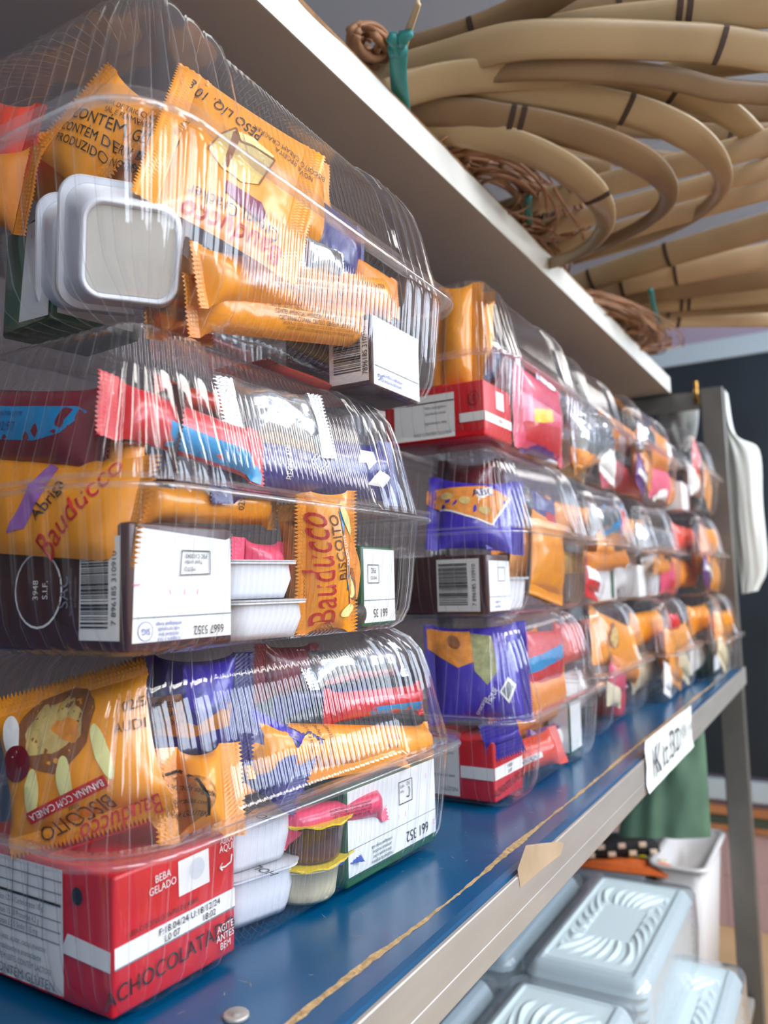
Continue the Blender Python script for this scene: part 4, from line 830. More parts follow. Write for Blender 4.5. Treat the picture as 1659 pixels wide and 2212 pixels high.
carton('drink_carton', 'white and green carton with a printed code in the bottom nearest box', Vector((-0.079, 0.345, 1.1035)), (0.055, 1, 0), (0.091, 0.06, 0.0480), 'green_card', {
    'front': [('r', 0.046, 0.0265, 0.089, 0.0425, 0, 'white_card', 'white_panel'), ('line', [(0.001, 0.0185), (0.0905, 0.0185)], 0.0004, 'grey_print', 'fold_line'), ('line', [(0.001, 0.0175), (0.0905, 0.0175)], 0.0003, 'white_print', 'fold_light'), ('t', [('661 352', 0.0690, 0.0110, 0.0062, 180, 0.9)], 'black_print', 'print_code'), ('t', [('embalagem longa vida', 0.0320, 0.0145, 0.0020, 180), ('cartonada reciclável', 0.0320, 0.0120, 0.0020, 180), ('lave e separe o lixo', 0.0320, 0.0095, 0.0020, 180), ('reciclável do orgânico', 0.0320, 0.0070, 0.0020, 180)], 'green_card', 'recycling_text'),
              ('line', [(0.050, 0.030), (0.064, 0.030), (0.064, 0.042), (0.050, 0.042), (0.050, 0.030)], 0.0005, 'black_print', 'stamp_frame'), ('line', [(0.058, 0.033), (0.0605, 0.0325), (0.0615, 0.036), (0.060, 0.038)], 0.0006, 'black_print', 'tree_mark'), ('t', [('FSC', 0.0595, 0.0402, 0.0020, 180), ('MISTO', 0.053, 0.0395, 0.0015, 180), ('Papel', 0.053, 0.0365, 0.0015, 180)], 'black_print', 'stamp_text'), ('t', [('1', 0.0795, 0.0400, 0.003, 180), ('2', 0.0870, 0.0120, 0.003, 180), ('1', 0.056, 0.0240, 0.003, 180), ('1', 0.049, 0.0240, 0.003, 180)], 'pink_print', 'register_mark')]})

# ---------------- second stack
carton('drink_carton', 'red carton with a white band in the top box of the second stack', Vector((-0.0745, 0.5275, 1.3650)), (0, 1, 0), (0.055, 0.085, 0.0425), 'red_card', {
    'front': [('r', 0.0275, 0.0150, 0.054, 0.007, 0, 'white_print', 'white_band'), ('r', 0.031, 0.031, 0.016, 0.014, 0, 'white_print', 'straw_patch'), ('t', [('F:18.04', 0.03, 0.0150, 0.003, 0)], 'black_print', 'date_code')],
    'end': [('r', 0.075, 0.0150, 0.020, 0.007, 0, 'white_print', 'white_band'), ('r', 0.035, 0.0190, 0.052, 0.034, 0, 'white_print', 'nutrition_table'), ('line', [(0.02, 0.030), (0.061, 0.030)], 0.0009, 'black_print', 'table_rule'), ('t', [('Valor energético', 0.045, 0.026, 0.0024, 0), ('Gorduras totais', 0.045, 0.0215, 0.0024, 0), ('Ingredientes leite', 0.045, 0.014, 0.0024, 0), ('NÃO CONTÉM GLÚTEN', 0.042, 0.0055, 0.0026, 0)], 'grey_print', 'nutrition_text'), ('e', 0.077, 0.0290, 0.0042, 0.0055, 0, 'black_print', 'maker_ring'), ('e', 0.077, 0.0290, 0.0038, 0.0050, 0, 'red_card', 'maker_disc'), ('t', [('SIG', 0.077, 0.0290, 0.0030, 90)], 'black_print', 'maker_mark')]})
pk('biscuit_packet', 'tall orange packet standing on the red carton in the top box of the second stack', 'biscuit packet', tilt(0.15, -0.98, 0, (-0.12, 0.550, 1.44)), (925, 606), (1042, 590), (932, 820), 0.018, 'orange_film', seed=101, teeth=0.003)
pk('snack_packet', 'brown packet behind the tall orange one in the top box of the second stack', 'snack packet', tilt(0.2, -0.95, 0, (-0.10, 0.575, 1.43)), (1010, 605), (1065, 640), (1012, 820), 0.012, 'gold_inside', seed=102, vert=True)
pk('snack_packet', 'pink and red packet with a yellow patch in the top box of the second stack', 'snack packet', ('x', -0.080), (1112, 795), (1215, 868), (1110, 968), 0.020, 'pink_film', seed=103, pr=[('p', [(-0.3, -0.02), (0.05, 0.10), (0.06, -0.06), (-0.28, -0.20)], 'yellow_foil', 'yellow_patch'), ('p', [(-0.4, -0.2), (0.4, -0.05), (0.35, -0.42), (-0.35, -0.42)], 'red_film', 'red_field')])
pk('snack_packet', 'wine and blue packet at the near corner of the top box of the second stack', 'snack packet', tilt(0.6, -0.8, 0, (-0.085, 0.56, 1.41)), (1050, 745), (1110, 770), (1050, 820), 0.014, 'wine_film', seed=104, pr=[('r', -0.2, 0, 0.3, 0.8, 0, 'navy_film', 'blue_stripe')])
pk('snack_packet', 'violet packet lying low at the far end of the top box of the second stack', 'snack packet', ('x', -0.082), (1175, 965), (1250, 1000), (1170, 1030), 0.015, 'purple_film', seed=105)
pk('biscuit_packet', 'coral packet under the red carton in the top box of the second stack', 'biscuit packet', ('z', 1.368), (1060, 940), (1190, 1010), (1030, 955), 0.008, 'coral_film', seed=106)
square_cup('dessert_cup', 'white square cup at the far end of the top box of the second stack', Vector((-0.098, 0.708, 1.3650)), (0, 0, 1), (0, 1, 0), 0.048, 0.03)
pk('cookie_packet', 'blue packet with heaped golden cookies in the middle box of the second stack', 'cookie packet', tilt(0.45, -0.80, 0.40, (-0.100, 0.552, 1.300)), (920, 1038), (1130, 1048), (930, 1180), 0.022, 'violet_film', seed=111, seal=0.010, pr=[('p', [(-0.5, 0.30), (0.10, 0.40), (0.34, 0.22), (0.16, -0.22), (-0.1, -0.12), (-0.36, 0.02), (-0.5, 0.12)], 'biscuit_orange', 'cookie_picture'), ('line', [(0.34, 0.22), (0.16, -0.22), (-0.1, -0.12), (-0.36, 0.02)], 0.0014, 'white_print', 'picture_edge'), ('p', [(-0.02, 0.30), (0.16, 0.38), (0.15, 0.24), (0.02, 0.12)], 'white_print', 'name_plate'), ('t', [('ABC', 0.07, 0.26, 0.13, 12)], 'navy_film', 'name_lettering'), ('e', -0.3, 0.2, 0.07, 0.06, 0, 'wafer_tan', 'cookie_spot'), ('e', -0.12, 0.12, 0.07, 0.06, 0, 'wafer_tan', 'cookie_spot'), ('e', 0.08, -0.02, 0.07, 0.06, 0, 'wafer_tan', 'cookie_spot')])
pk('cookie_packet', 'crimped violet packet end hanging below the lip of the middle box of the second stack', 'cookie packet', tilt(0.7, -0.65, 0.2, (-0.085, 0.550, 1.285)), (1040, 1110), (1095, 1118), (1052, 1188), 0.004, 'violet_film', vert=True, seed=112, seal=0.010)
pk('snack_packet', 'dark brown packet in the lid of the middle box of the second stack', 'snack packet', ('y', 0.60), (940, 975), (1090, 968), (940, 1060), 0.03, 'wine_film', seed=113)
carton('drink_carton', 'dark brown carton with a barcode in the middle box of the second stack', Vector((-0.0755, 0.5300, 1.2335)), (0.04, 1, 0), (0.040, 0.085, 0.0435), 'brown_card', {
    'front': [('r', 0.021, 0.0205, 0.037, 0.037, 0, 'white_card', 'white_panel'), ('line', [(0.002, 0.0125), (0.039, 0.0125)], 0.0004, 'grey_print', 'fold_line'), ('t', [('reciclável', 0.016, 0.0085, 0.0022, 180), ('longa vida', 0.016, 0.0050, 0.0022, 180)], 'blue_print', 'recycling_text'), ('line', [(0.018, 0.024), (0.030, 0.024), (0.030, 0.034), (0.018, 0.034), (0.018, 0.024)], 0.0004, 'black_print', 'stamp_frame')],
    'end': [('r', 0.0615, 0.0215, 0.0350, 0.0385, 0, 'white_print', 'barcode_label'), ('bars', 0.0575, 0.0225, 0.0240, 0.031, 'black_print', True), ('t', [('7 896185 310910', 0.0748, 0.0215, 0.0032, 90, 1.0)], 'black_print', 'barcode_digits')]})
square_cup('dessert_cup', 'white square cup beside the barcode carton in the middle box of the second stack', Vector((-0.103, 0.6080, 1.2335)), (0, 0, 1), (0.1, 1, 0), 0.048, 0.026)
pk('biscuit_packet', 'orange packet standing by the white cup in the middle box of the second stack', 'biscuit packet', ('x', -0.080), (1152, 1140), (1216, 1150), (1150, 1330), 0.018, 'orange_film', seed=115, vert=True)
pk('biscuit_packet', 'brown backed orange packet at the far end of the middle box of the second stack', 'biscuit packet', ('x', -0.090), (1195, 1135), (1262, 1150), (1190, 1310), 0.016, 'gold_inside', seed=116, vert=True)
pk('biscuit_packet', 'orange packet laid on the barcode carton in the middle box of the second stack', 'biscuit packet', ('x', -0.098), (1060, 1130), (1165, 1148), (1060, 1195), 0.012, 'orange_matte', seed=117)
pk('snack_packet', 'small navy and red packet in the lid of the middle box of the second stack', 'snack packet', ('x', -0.085), (1150, 1062), (1200, 1085), (1150, 1132), 0.012, 'navy_film', seed=118, pr=[('r', 0.1, -0.25, 0.6, 0.4, 0, 'red_film', 'red_field')])
pk('cookie_packet', 'violet packet with a green snack picture in the bottom box of the second stack', 'cookie packet', tilt(0.5, -0.85, 0.12, (-0.098, 0.535, 1.19)), (945, 1362), (1175, 1352), (975, 1560), 0.024, 'violet_film', seed=121, seal=0.008, pr=[('p', [(-0.46, 0.46), (-0.46, 0.26), (-0.20, 0.06), (-0.04, 0.12), (-0.06, 0.46)], 'biscuit_orange', 'cookie_picture'), ('e', -0.22, 0.34, 0.06, 0.08, 20, 'wafer_dark', 'printed_ring'), ('p', [(-0.06, 0.44), (0.14, 0.40), (0.16, 0.0), (0.06, -0.14), (-0.05, 0.02)], 'snack_green', 'snack_picture'), ('p', [(0.17, -0.22), (0.26, -0.06), (0.34, -0.14), (0.26, -0.34)], 'white_print', 'diamond_frame'), ('p', [(0.19, -0.21), (0.26, -0.10), (0.31, -0.16), (0.25, -0.30)], 'grey_print', 'diamond_picture'), ('t', [('FIQUE', 0.10, -0.26, 0.06, 62), ('crocante', 0.0, -0.36, 0.05, 64)], 'white_print', 'slogan')])
pk('cookie_packet', 'violet packet tip before the red carton in the bottom box of the second stack', 'cookie packet', tilt(0.55, -0.82, 0, (-0.076, 0.520, 1.15)), (1050, 1560), (1128, 1545), (1078, 1650), 0.004, 'violet_film', vert=True, seed=122, seal=0.012, teeth=0.003)
carton('drink_carton', 'red carton with a white band in the bottom box of the second stack', Vector((-0.0725, 0.5230, 1.1035)), (0.04, 1, 0), (0.050, 0.085, 0.0420), 'red_card', {
    'front': [('r', 0.025, 0.0195, 0.049, 0.0085, 0, 'white_print', 'white_band'), ('t', [('F:18.04', 0.026, 0.0212, 0.0028, 0), ('L0 07', 0.026, 0.0175, 0.0028, 0)], 'black_print', 'date_code'), ('t', [('ACHOCOLATADO', 0.024, 0.0085, 0.0055, 6, 0.8)], 'black_print', 'product_name')],
    'end': [('r', 0.072, 0.0195, 0.026, 0.0085, 0, 'white_print', 'white_band'), ('r', 0.034, 0.022, 0.048, 0.040, 0, 'white_print', 'nutrition_table'), ('t', [('Valor energético', 0.045, 0.032, 0.0024, 0), ('Ingredientes leite', 0.045, 0.016, 0.0024, 0), ('GLÚTEN', 0.050, 0.0065, 0.0030, 0)], 'grey_print', 'nutrition_text')]})
pk('snack_packet', 'red and orange ribbed packet on the floor of the bottom box of the second stack', 'snack packet', tilt(0.8, -0.5, 0.3, (-0.080, 0.600, 1.125)), (1118, 1622), (1246, 1580), (1120, 1700), 0.018, 'coral_film', seed=124, wr=1.8, pr=[('r', -0.2, -0.15, 0.4, 0.18, 5, 'white_print', 'name_band'), ('t', [('VIGOR', -0.2, -0.15, 0.13, 5)], 'navy_film', 'name_lettering')])
pk('wafer_bar', 'blue and red bar end in the lid of the bottom box of the second stack', 'wafer bar', ('x', -0.085), (1142, 1362), (1230, 1358), (1142, 1490), 0.016, 'red_film', seed=125, group=GB, pr=[('r', 0.0, 0.05, 0.8, 0.26, 8, 'cyan_film', 'blue_band')])
pk('snack_packet', 'purple and white packet at the far end of the bottom box of the second stack', 'snack packet', ('x', -0.084), (1186, 1560), (1262, 1532), (1186, 1625), 0.014, 'purple_film', seed=126, pr=[('r', 0.2, 0, 0.3, 0.7, 0, 'white_print', 'white_field')])
carton('drink_carton', 'white and green carton at the far end of the bottom box of the second stack', Vector((-0.070, 0.690, 1.1035)), (0, 1, 0), (0.034, 0.06, 0.047), 'green_card', {'front': [('r', 0.018, 0.0245, 0.031, 0.042, 0, 'white_card', 'white_panel')], 'end': [('r', 0.05, 0.024, 0.018, 0.042, 0, 'white_card', 'white_panel')]})
pk('biscuit_packet', 'orange speckled packet near the lip of the bottom box of the second stack', 'biscuit packet', ('x', -0.085), (1180, 1450), (1300, 1415), (1180, 1555), 0.016, 'orange_matte', seed=127)

# ---------------- third to farthest stacks (out of focus)
SPAN = {(2, 2): (1250, 1353), (1, 2): (1258, 1377), (0, 2): (1285, 1430), (2, 3): (1355, 1477), (1, 3): (1377, 1480), (0, 3): (1432, 1518), (2, 4): (1482, 1562), (1, 4): (1482, 1570), (0, 4): (1518, 1596)}
LIPS = {2: ((1290, 900), (1355, 975), (1480, 1043), (1568, 1063)), 1: ((1285, 1165), (1395, 1190), (1480, 1195), (1575, 1205)), 0: ((1325, 1480), (1440, 1392), (1520, 1378), (1612, 1355))}
def seen(p):
    v = p - CAM; d = v.dot(_fw); return IW / 2 + F_PX * v.dot(_rt) / d, IH / 2 - F_PX * v.dot(_up) / d
def lip_at(t, x):
    L = LIPS[t]
    for (x0, y0), (x1, y1) in zip(L[:-1], L[1:]):
        if x <= x1 or (x1, y1) == L[-1]: return y0 + (y1 - y0) * (x - x0) / (x1 - x0)
def far(name, what, where, pl, tl, tr, bl, T, m, cat, **k):
    ws = where.split(); t = TIER.index(ws[0]); s = ['nearest', 'second', 'third', 'fourth', 'farthest'].index(ws[4])
    y0, y1, X, _ = BX[s][t]; Xp = X - 0.013; z = LV[t]; xl, xr = SPAN[(t, s)]
    ml, mr = seen(Vector((Xp, y0 + 0.014, z))), seen(Vector((Xp, y1 - 0.014, z)))
    def mv(q):
        f = (q[0] - xl) / (xr - xl); nx = ml[0] + f * (mr[0] - ml[0]); ly = ml[1] + f * (mr[1] - ml[1])
        return nx, ly + (q[1] - lip_at(t, q[0]))
    back = Xp - 0.004 - T / 2
    pl2 = ('x', back) if pl[0] == 'x' else ('n', pl[1], (back, (y0 + y1) / 2, z))
    pk(name, '%s in the %s' % (what, where), cat, pl2, mv(tl), mv(tr), mv(bl), T, m, **k)
W_ = lambda t, s: '%s box of the %s stack' % (t, s)
w = W_('top', 'third'); X = -0.086
far('biscuit_packet', 'plump orange packet', w, ('x', X), (1228, 1000), (1322, 1008), (1226, 1058), 0.018, 'biscuit_orange', 'biscuit packet', seed=131)
far('snack_packet', 'glossy white packet standing at the far end', w, ('x', X), (1318, 990), (1352, 1005), (1318, 1085), 0.012, 'white_print', 'snack packet', vert=True, seed=132)
far('snack_packet', 'crinkled silver packet', w, ('x', X - 0.012), (1258, 880), (1345, 935), (1258, 985), 0.02, 'silver_film', 'snack packet', seed=133, wr=2)
far('biscuit_packet', 'brown packet lying at the bottom', w, ('x', X - 0.01), (1215, 1062), (1330, 1075), (1215, 1088), 0.012, 'gold_inside', 'biscuit packet', seed=134)
w = W_('middle', 'third'); X = -0.086
far('snack_packet', 'grey silver packet high in the lid', w, ('x', X - 0.01), (1266, 1082), (1350, 1092), (1266, 1142), 0.018, 'silver_film', 'snack packet', seed=135)
far('wafer_bar', 'blue and red bar', w, ('x', X), (1315, 1092), (1366, 1100), (1315, 1150), 0.014, 'cyan_film', 'wafer bar', seed=136, pr=[('r', 0.25, 0, 0.4, 0.9, 0, 'red_film', 'red_end')])
far('biscuit_packet', 'bright orange packet standing at the near end', w, ('x', X), (1274, 1140), (1300, 1145), (1272, 1210), 0.014, 'orange_film', 'biscuit packet', vert=True, seed=137)
far('biscuit_packet', 'tan orange packet lying along the lip', w, ('x', X - 0.01), (1290, 1186), (1392, 1196), (1290, 1225), 0.014, 'orange_matte', 'biscuit packet', seed=138)
carton('drink_carton', 'pale carton with a dark green stripe in the middle box of the third stack', Vector((-0.088, 0.868, 1.2335)), (0, 1, 0), (0.085, 0.06, 0.042), 'white_card', {'front': [('r', 0.066, 0.021, 0.016, 0.038, 0, 'green_card', 'green_stripe')], 'end': [('r', 0.03, 0.021, 0.03, 0.03, 0, 'yellow_foil', 'yellow_panel')]})
square_cup('dessert_cup', 'white square cup by the pale carton in the middle box of the third stack', Vector((-0.095, 0.830, 1.2335)), (0, 0, 1), (0, 1, 0), 0.044, 0.030)
far('snack_packet', 'red and white packet at the near end', w, ('x', X - 0.004), (1226, 1225), (1262, 1228), (1226, 1320), 0.012, 'red_film', 'snack packet', vert=True, seed=139, pr=[('r', -0.1, 0, 0.3, 0.9, 0, 'white_print', 'white_field')])
w = W_('bottom', 'third'); X = -0.092
far('biscuit_packet', 'orange packet with a pale biscuit picture', w, tilt(1, -0.1, 0.1, (X, 0.86, 1.19)), (1282, 1345), (1415, 1330), (1290, 1455), 0.022, 'orange_film', 'biscuit packet', seed=141, pr=[('e', -0.2, 0.05, 0.24, 0.14, 60, 'wafer_tan', 'biscuit_picture', 0.1), ('e', -0.22, 0.05, 0.28, 0.2, 60, 'wafer_dark', 'biscuit_shade', 0.1)][::-1])
far('biscuit_packet', 'orange packet drooping below the lip', w, ('x', X - 0.004), (1320, 1445), (1398, 1432), (1322, 1490), 0.016, 'orange_matte', 'biscuit packet', seed=142)
square_cup('dessert_cup', 'red and white cup on the floor in the bottom box of the third stack', Vector((-0.098, 0.925, 1.1035)), (0, 0, 1), (0, 1, 0), 0.042, 0.030, m='red_card')
far('snack_packet', 'pink packet beside the cup', w, ('x', X), (1318, 1465), (1362, 1462), (1318, 1522), 0.014, 'pink_film', 'snack packet', seed=143)
far('snack_packet', 'flat cream wafer packet', w, ('x', X), (1308, 1512), (1350, 1500), (1310, 1560), 0.010, 'cup_cream', 'snack packet', seed=144)
w = W_('top', 'fourth'); X = -0.086
far('snack_packet', 'crumpled silver packet in the lid', w, ('x', X), (1360, 935), (1405, 958), (1360, 985), 0.016, 'silver_film', 'snack packet', seed=151, wr=2)
far('biscuit_packet', 'tan packet high against the lid', w, ('x', X - 0.008), (1402, 950), (1452, 985), (1402, 1030), 0.014, 'orange_matte', 'biscuit packet', seed=152)
far('snack_packet', 'purple packet with a white band', w, ('x', X), (1358, 1028), (1382, 1036), (1355, 1100), 0.012, 'purple_film', 'snack packet', vert=True, seed=153, pr=[('r', 0.12, 0, 0.16, 0.9, 0, 'white_print', 'white_band')])
far('biscuit_packet', 'narrow orange packet standing beside the purple one', w, ('x', X), (1378, 1000), (1398, 1006), (1378, 1075), 0.01, 'orange_film', 'biscuit packet', vert=True, seed=154)
far('snack_packet', 'mauve pink packet', w, ('x', X), (1398, 1035), (1460, 1052), (1398, 1100), 0.016, 'pink_print', 'snack packet', seed=155)
far('snack_packet', 'small white packet on the floor', w, ('x', X), (1408, 1085), (1448, 1092), (1408, 1118), 0.012, 'white_print', 'snack packet', seed=156)
w = W_('middle', 'fourth'); X = -0.086
far('biscuit_packet', 'creased silver and orange packet', w, ('x', X), (1392, 1140), (1482, 1150), (1392, 1200), 0.02, 'silver_film', 'biscuit packet', seed=157, wr=3)
far('biscuit_packet', 'orange packet tip over the lip', w, ('x', X + 0.004), (1400, 1205), (1445, 1210), (1402, 1240), 0.010, 'orange_film', 'biscuit packet', seed=158)
carton('drink_carton', 'small white carton at the near end in the middle box of the fourth stack', Vector((-0.084, 1.055, 1.2335)), (0, 1, 0), (0.04, 0.05, 0.042), 'white_card')
square_cup('dessert_cup', 'white square cup in the middle of the middle box of the fourth stack', Vector((-0.096, 1.135, 1.2335)), (0, 0, 1), (0, 1, 0), 0.05, 0.032)
far('snack_packet', 'pink and red packet', w, ('x', X), (1440, 1222), (1478, 1228), (1440, 1290), 0.014, 'pink_film', 'snack packet', seed=159, pr=[('r', 0.1, -0.25, 0.6, 0.3, 0, 'red_film', 'red_field')])
w = W_('bottom', 'fourth'); X = -0.092
far('snack_packet', 'red packet in the lid', w, ('x', X - 0.01), (1432, 1310), (1462, 1310), (1432, 1345), 0.012, 'red_film', 'snack packet', seed=161)
far('biscuit_packet', 'upper orange packet', w, ('x', X), (1436, 1340), (1500, 1330), (1436, 1400), 0.016, 'orange_film', 'biscuit packet', seed=162)
far('snack_packet', 'white foil packet standing at the near end', w, ('x', X), (1418, 1425), (1438, 1425), (1418, 1500), 0.010, 'white_print', 'snack packet', vert=True, seed=163)
far('biscuit_packet', 'lower orange packet', w, ('x', X), (1436, 1420), (1472, 1414), (1436, 1490), 0.012, 'orange_film', 'biscuit packet', vert=True, seed=164)
far('snack_packet', 'beige packet at the far end', w, ('x', X), (1468, 1405), (1500, 1400), (1468, 1475), 0.012, 'cup_cream', 'snack packet', vert=True, seed=165)
w = W_('top', 'farthest'); X = -0.060
far('biscuit_packet', 'orange packet standing at the near end', w, ('x', X), (1462, 980), (1486, 990), (1464, 1050), 0.012, 'coral_film', 'biscuit packet', vert=True, seed=171)
carton('drink_carton', 'small white carton in the top box of the farthest stack', Vector((-0.064, 1.300, 1.3650)), (0, 1, 0), (0.06, 0.06, 0.045), 'white_card')
far('biscuit_packet', 'orange packet at the far end', w, ('x', X), (1516, 1040), (1542, 1046), (1516, 1115), 0.012, 'orange_film', 'biscuit packet', vert=True, seed=172)
w = W_('middle', 'farthest'); X = -0.055
far('snack_packet', 'purple packet with a white stripe', w, ('x', X), (1480, 1228), (1508, 1230), (1480, 1292), 0.014, 'purple_film', 'snack packet', vert=True, seed=173, pr=[('r', 0.05, 0, 0.18, 0.9, 0, 'white_print', 'white_stripe')])
far('biscuit_packet', 'shiny orange packet', w, ('x', X), (1510, 1212), (1556, 1216), (1510, 1286), 0.018, 'orange_film', 'biscuit packet', seed=174)
far('biscuit_packet', 'orange packet in the lid', w, ('x', X - 0.01), (1480, 1140), (1545, 1150), (1480, 1195), 0.016, 'orange_matte', 'biscuit packet', seed=175)
w = W_('bottom', 'farthest'); X = -0.040
far('biscuit_packet', 'orange packet in the lid', w, ('x', X - 0.01), (1522, 1310), (1588, 1305), (1522, 1365), 0.016, 'orange_film', 'biscuit packet', seed=176)
carton('drink_carton', 'white carton with a green edge in the bottom box of the farthest stack', Vector((-0.045, 1.375, 1.1035)), (0, 1, 0), (0.075, 0.06, 0.047), 'green_card', {'front': [('r', 0.0415, 0.0245, 0.066, 0.044, 0, 'white_card', 'white_panel')]})
far('biscuit_packet', 'brown packet at the near end', w, ('x', X), (1500, 1400), (1538, 1395), (1500, 1465), 0.014, 'cup_cream', 'biscuit packet', vert=True, seed=177)

# fuller packets deeper in the boxes, seen between the things in front
def deep(what, t, s_, f0, f1, z0, z1, dx, m, cat, seed, name='snack_packet', T=0.02, **k):
    y0, y1, X, _ = BX[s_][t]; L = y1 - y0; z = LV[t]; x = X - dx
    w = W_(TIER[t], ['nearest', 'second', 'third', 'fourth', 'farthest'][s_])
    A, B = Vector((x, y0 + L * f0, z + (z0 + z1) / 2)), Vector((x, y0 + L * f1, z + (z0 + z1) / 2))
    packet(name, '%s in the %s' % (what, w), cat, A, B, (z1 - z0) * 1.12, T, m, Vector((1, 0, 0.05)), seed=seed, teeth=0.0016, **k)
DEEP = [(2, 2, 'silver_film', 'cream', 'cup_cream'), (1, 2, 'orange_film', 'tan', 'wafer_tan'), (0, 2, 'coral_film', 'white', 'white_print'), (2, 3, 'orange_matte', 'pale pink', 'pink_print'), (1, 3, 'orange_film', 'white', 'white_print'), (0, 3, 'orange_film', 'cream', 'cup_cream'), (2, 4, 'silver_film', 'orange', 'orange_film'), (1, 4, 'coral_film', 'orange', 'orange_matte'), (0, 4, 'orange_film', 'white', 'white_print'), (2, 1, 'silver_film', 'brown', 'gold_inside'), (1, 1, 'silver_film', 'wine red', 'wine_film'), (0, 1, 'orange_matte', 'tan', 'orange_matte')]
for i, (t, s_, up, cn, dn) in enumerate(DEEP):
    un = {'silver_film': 'silver', 'orange_film': 'orange', 'coral_film': 'red orange', 'orange_matte': 'dull orange'}[up]
    deep('long %s packet deep in the lid' % un, t, s_, 0.10 if s_ > 1 else 0.50, 0.88, 0.006, 0.050, 0.060, up, 'snack packet', 300 + i, wr=2.0)
    deep('wide %s packet deep in the tray' % cn, t, s_, 0.08 if s_ > 1 else 0.52, 0.92, -0.050, -0.004, 0.062, dn, 'snack packet', 330 + i, wr=1.5)
    if s_ >= 2: deep('puffy %s packet in the middle' % ('orange' if i % 2 else 'white and orange'), t, s_, 0.42, 0.90, -0.030, 0.022, 0.040, 'orange_film' if i % 2 else 'white_print', 'snack packet', 360 + i, T=0.024, pr=() if i % 2 else [('r', 0.1, 0, 0.5, 0.6, 10, 'orange_film', 'orange_field')])
# ---------------- settle every item inside the box it is packed in
import re
def _bounds(o):
    bpy.context.view_layer.update(); P = []
    for c in o.children_recursive:
        if c.type == 'MESH': P += [c.matrix_world @ Vector(k) for k in c.bound_box]
    return [min(p[i] for p in P) for i in range(3)], [max(p[i] for p in P) for i in range(3)]
def _cast(o):
    P = []
    for c in o.children:
        if c.type == 'MESH': P += [o.matrix_world @ c.matrix_local @ v.co for v in c.data.vertices]
    return [min(p[i] for p in P) for i in range(3)], [max(p[i] for p in P) for i in range(3)]
bpy.context.view_layer.update()
for o in [o for o in COL.objects if o.parent is None and o.get('category') in ('biscuit packet', 'snack packet', 'cookie packet', 'wafer bar', 'biscuit bar', 'carton', 'dessert cup')]:
    k = re.search(r'(top|middle|bottom) nearest box|(top|middle|bottom) box of the (\w+) stack', o['label'])
    ti = TIER.index(k.group(1) or k.group(2)); si = 0 if k.group(1) else ['nearest', 'second', 'third', 'fourth', 'farthest'].index(k.group(3))
    y0, y1, X, yaw = BX[si][ti]; zc = LV[ti]
    for _ in range(3):
        a, b = _cast(o); m = (a[2] + b[2]) / 2 - zc; ins = 0.0125 + max(0.0, m) * 0.08 + max(0.0, -m - 0.02) * 0.12
        lo = [X - CW + 0.012, y0 + ins, zc - HB + 0.0012]; hi = [X - ins, y1 - ins, zc + HL - (0.001 if (si, ti) != (0, 2) else -0.001)]
        ex = max((b[i] - a[i]) / (hi[i] - lo[i]) for i in (1, 2))
        if ex > 1.0 and si > 0:
            c = Vector([(a[i] + b[i]) / 2 for i in range(3)]); o.matrix_world = Matrix.Translation(c) @ Matrix.Scale(0.98 / ex, 4) @ Matrix.Translation(-c) @ o.matrix_world; bpy.context.view_layer.update(); continue
        d = Vector((0, 0, 0))
        if b[0] > hi[0]: d.x = hi[0] - b[0]
        for i in (1, 2):
            if a[i] < lo[i] and not (si == 0 and i == 1 and b[1] > hi[1]): d[i] = lo[i] - a[i]
            elif b[i] > hi[i]: d[i] = max(hi[i] - b[i], lo[i] - a[i])
        if d.length < 1e-5: break
        o.location = o.location + d; bpy.context.view_layer.update()
# ================================================================= bamboo, laths and vines lying on the white top board
def ribbon(name, label, cat, pts, width, thick, m, nodes=(), group=None, lean=0.0, taper=None, wdir=None):
    P = catmull(pts, 10); n = len(P); o = root(name, label, cat, Matrix.Translation(P[n // 2]), group); c0 = P[n // 2]
    WS = []
    for i in range(n):
        t = (P[min(i + 1, n - 1)] - P[max(i - 1, 0)]).normalized()
        if wdir == 'face':
            w = t.cross((P[i] - CAM).normalized())
            if WS and w.dot(WS[-1]) < 0: w = -w
            if not WS and w.z < 0: w = -w
        else:
            w = Vector(wdir) if wdir else Vector((0, 0, 1))
            w = w - t * w.dot(t)
        WS.append(w.normalized())
    def sect(i, kw=1.0, kt=1.0):
        t = (P[min(i + 1, n - 1)] - P[max(i - 1, 0)]).normalized(); w = WS[i]; q = t.cross(w); a, b = rot2(1, 0, lean); w2 = w * a + q * b; q2 = t.cross(w2)
        W2 = width / 2 * kw * (taper(i / (n - 1)) if taper else 1.0); T2 = thick / 2 * kt
        return [P[i] - c0 + w2 * (W2 * x) + q2 * (T2 * y) for x, y in ((-1, 0.0), (-0.9, 0.75), (-0.5, 1.25), (0, 1.4), (0.5, 1.25), (0.9, 0.75), (1, 0.0), (0.85, -0.8), (0, -0.55), (-0.85, -0.8))]
    MB().rings([sect(i) for i in range(n)], True, True).build('strip', m, o, True)
    for f in nodes:
        i = max(1, min(n - 3, int(f * (n - 1)))); a, b = sect(i, 1.02, 1.35), sect(i + 1, 1.02, 1.35); s0 = sect(i)
        A = [a[k].lerp(b[k], 0.15) for k in range(10)]; B = [a[k].lerp(b[k], 0.15 + 0.0045 / max(0.004, (P[i + 1] - P[i]).length)) for k in range(10)]
        MB().rings([A, B], True, True).build('bamboo_joint', 'bamboo_node', o)
    return o
def zpts(z, px): return [onz(z if not isinstance(z, tuple) else z[0] + (z[1] - z[0]) * i / (len(px) - 1), *p) for i, p in enumerate(px)]
G = 'split bamboo strips lying on the top board'
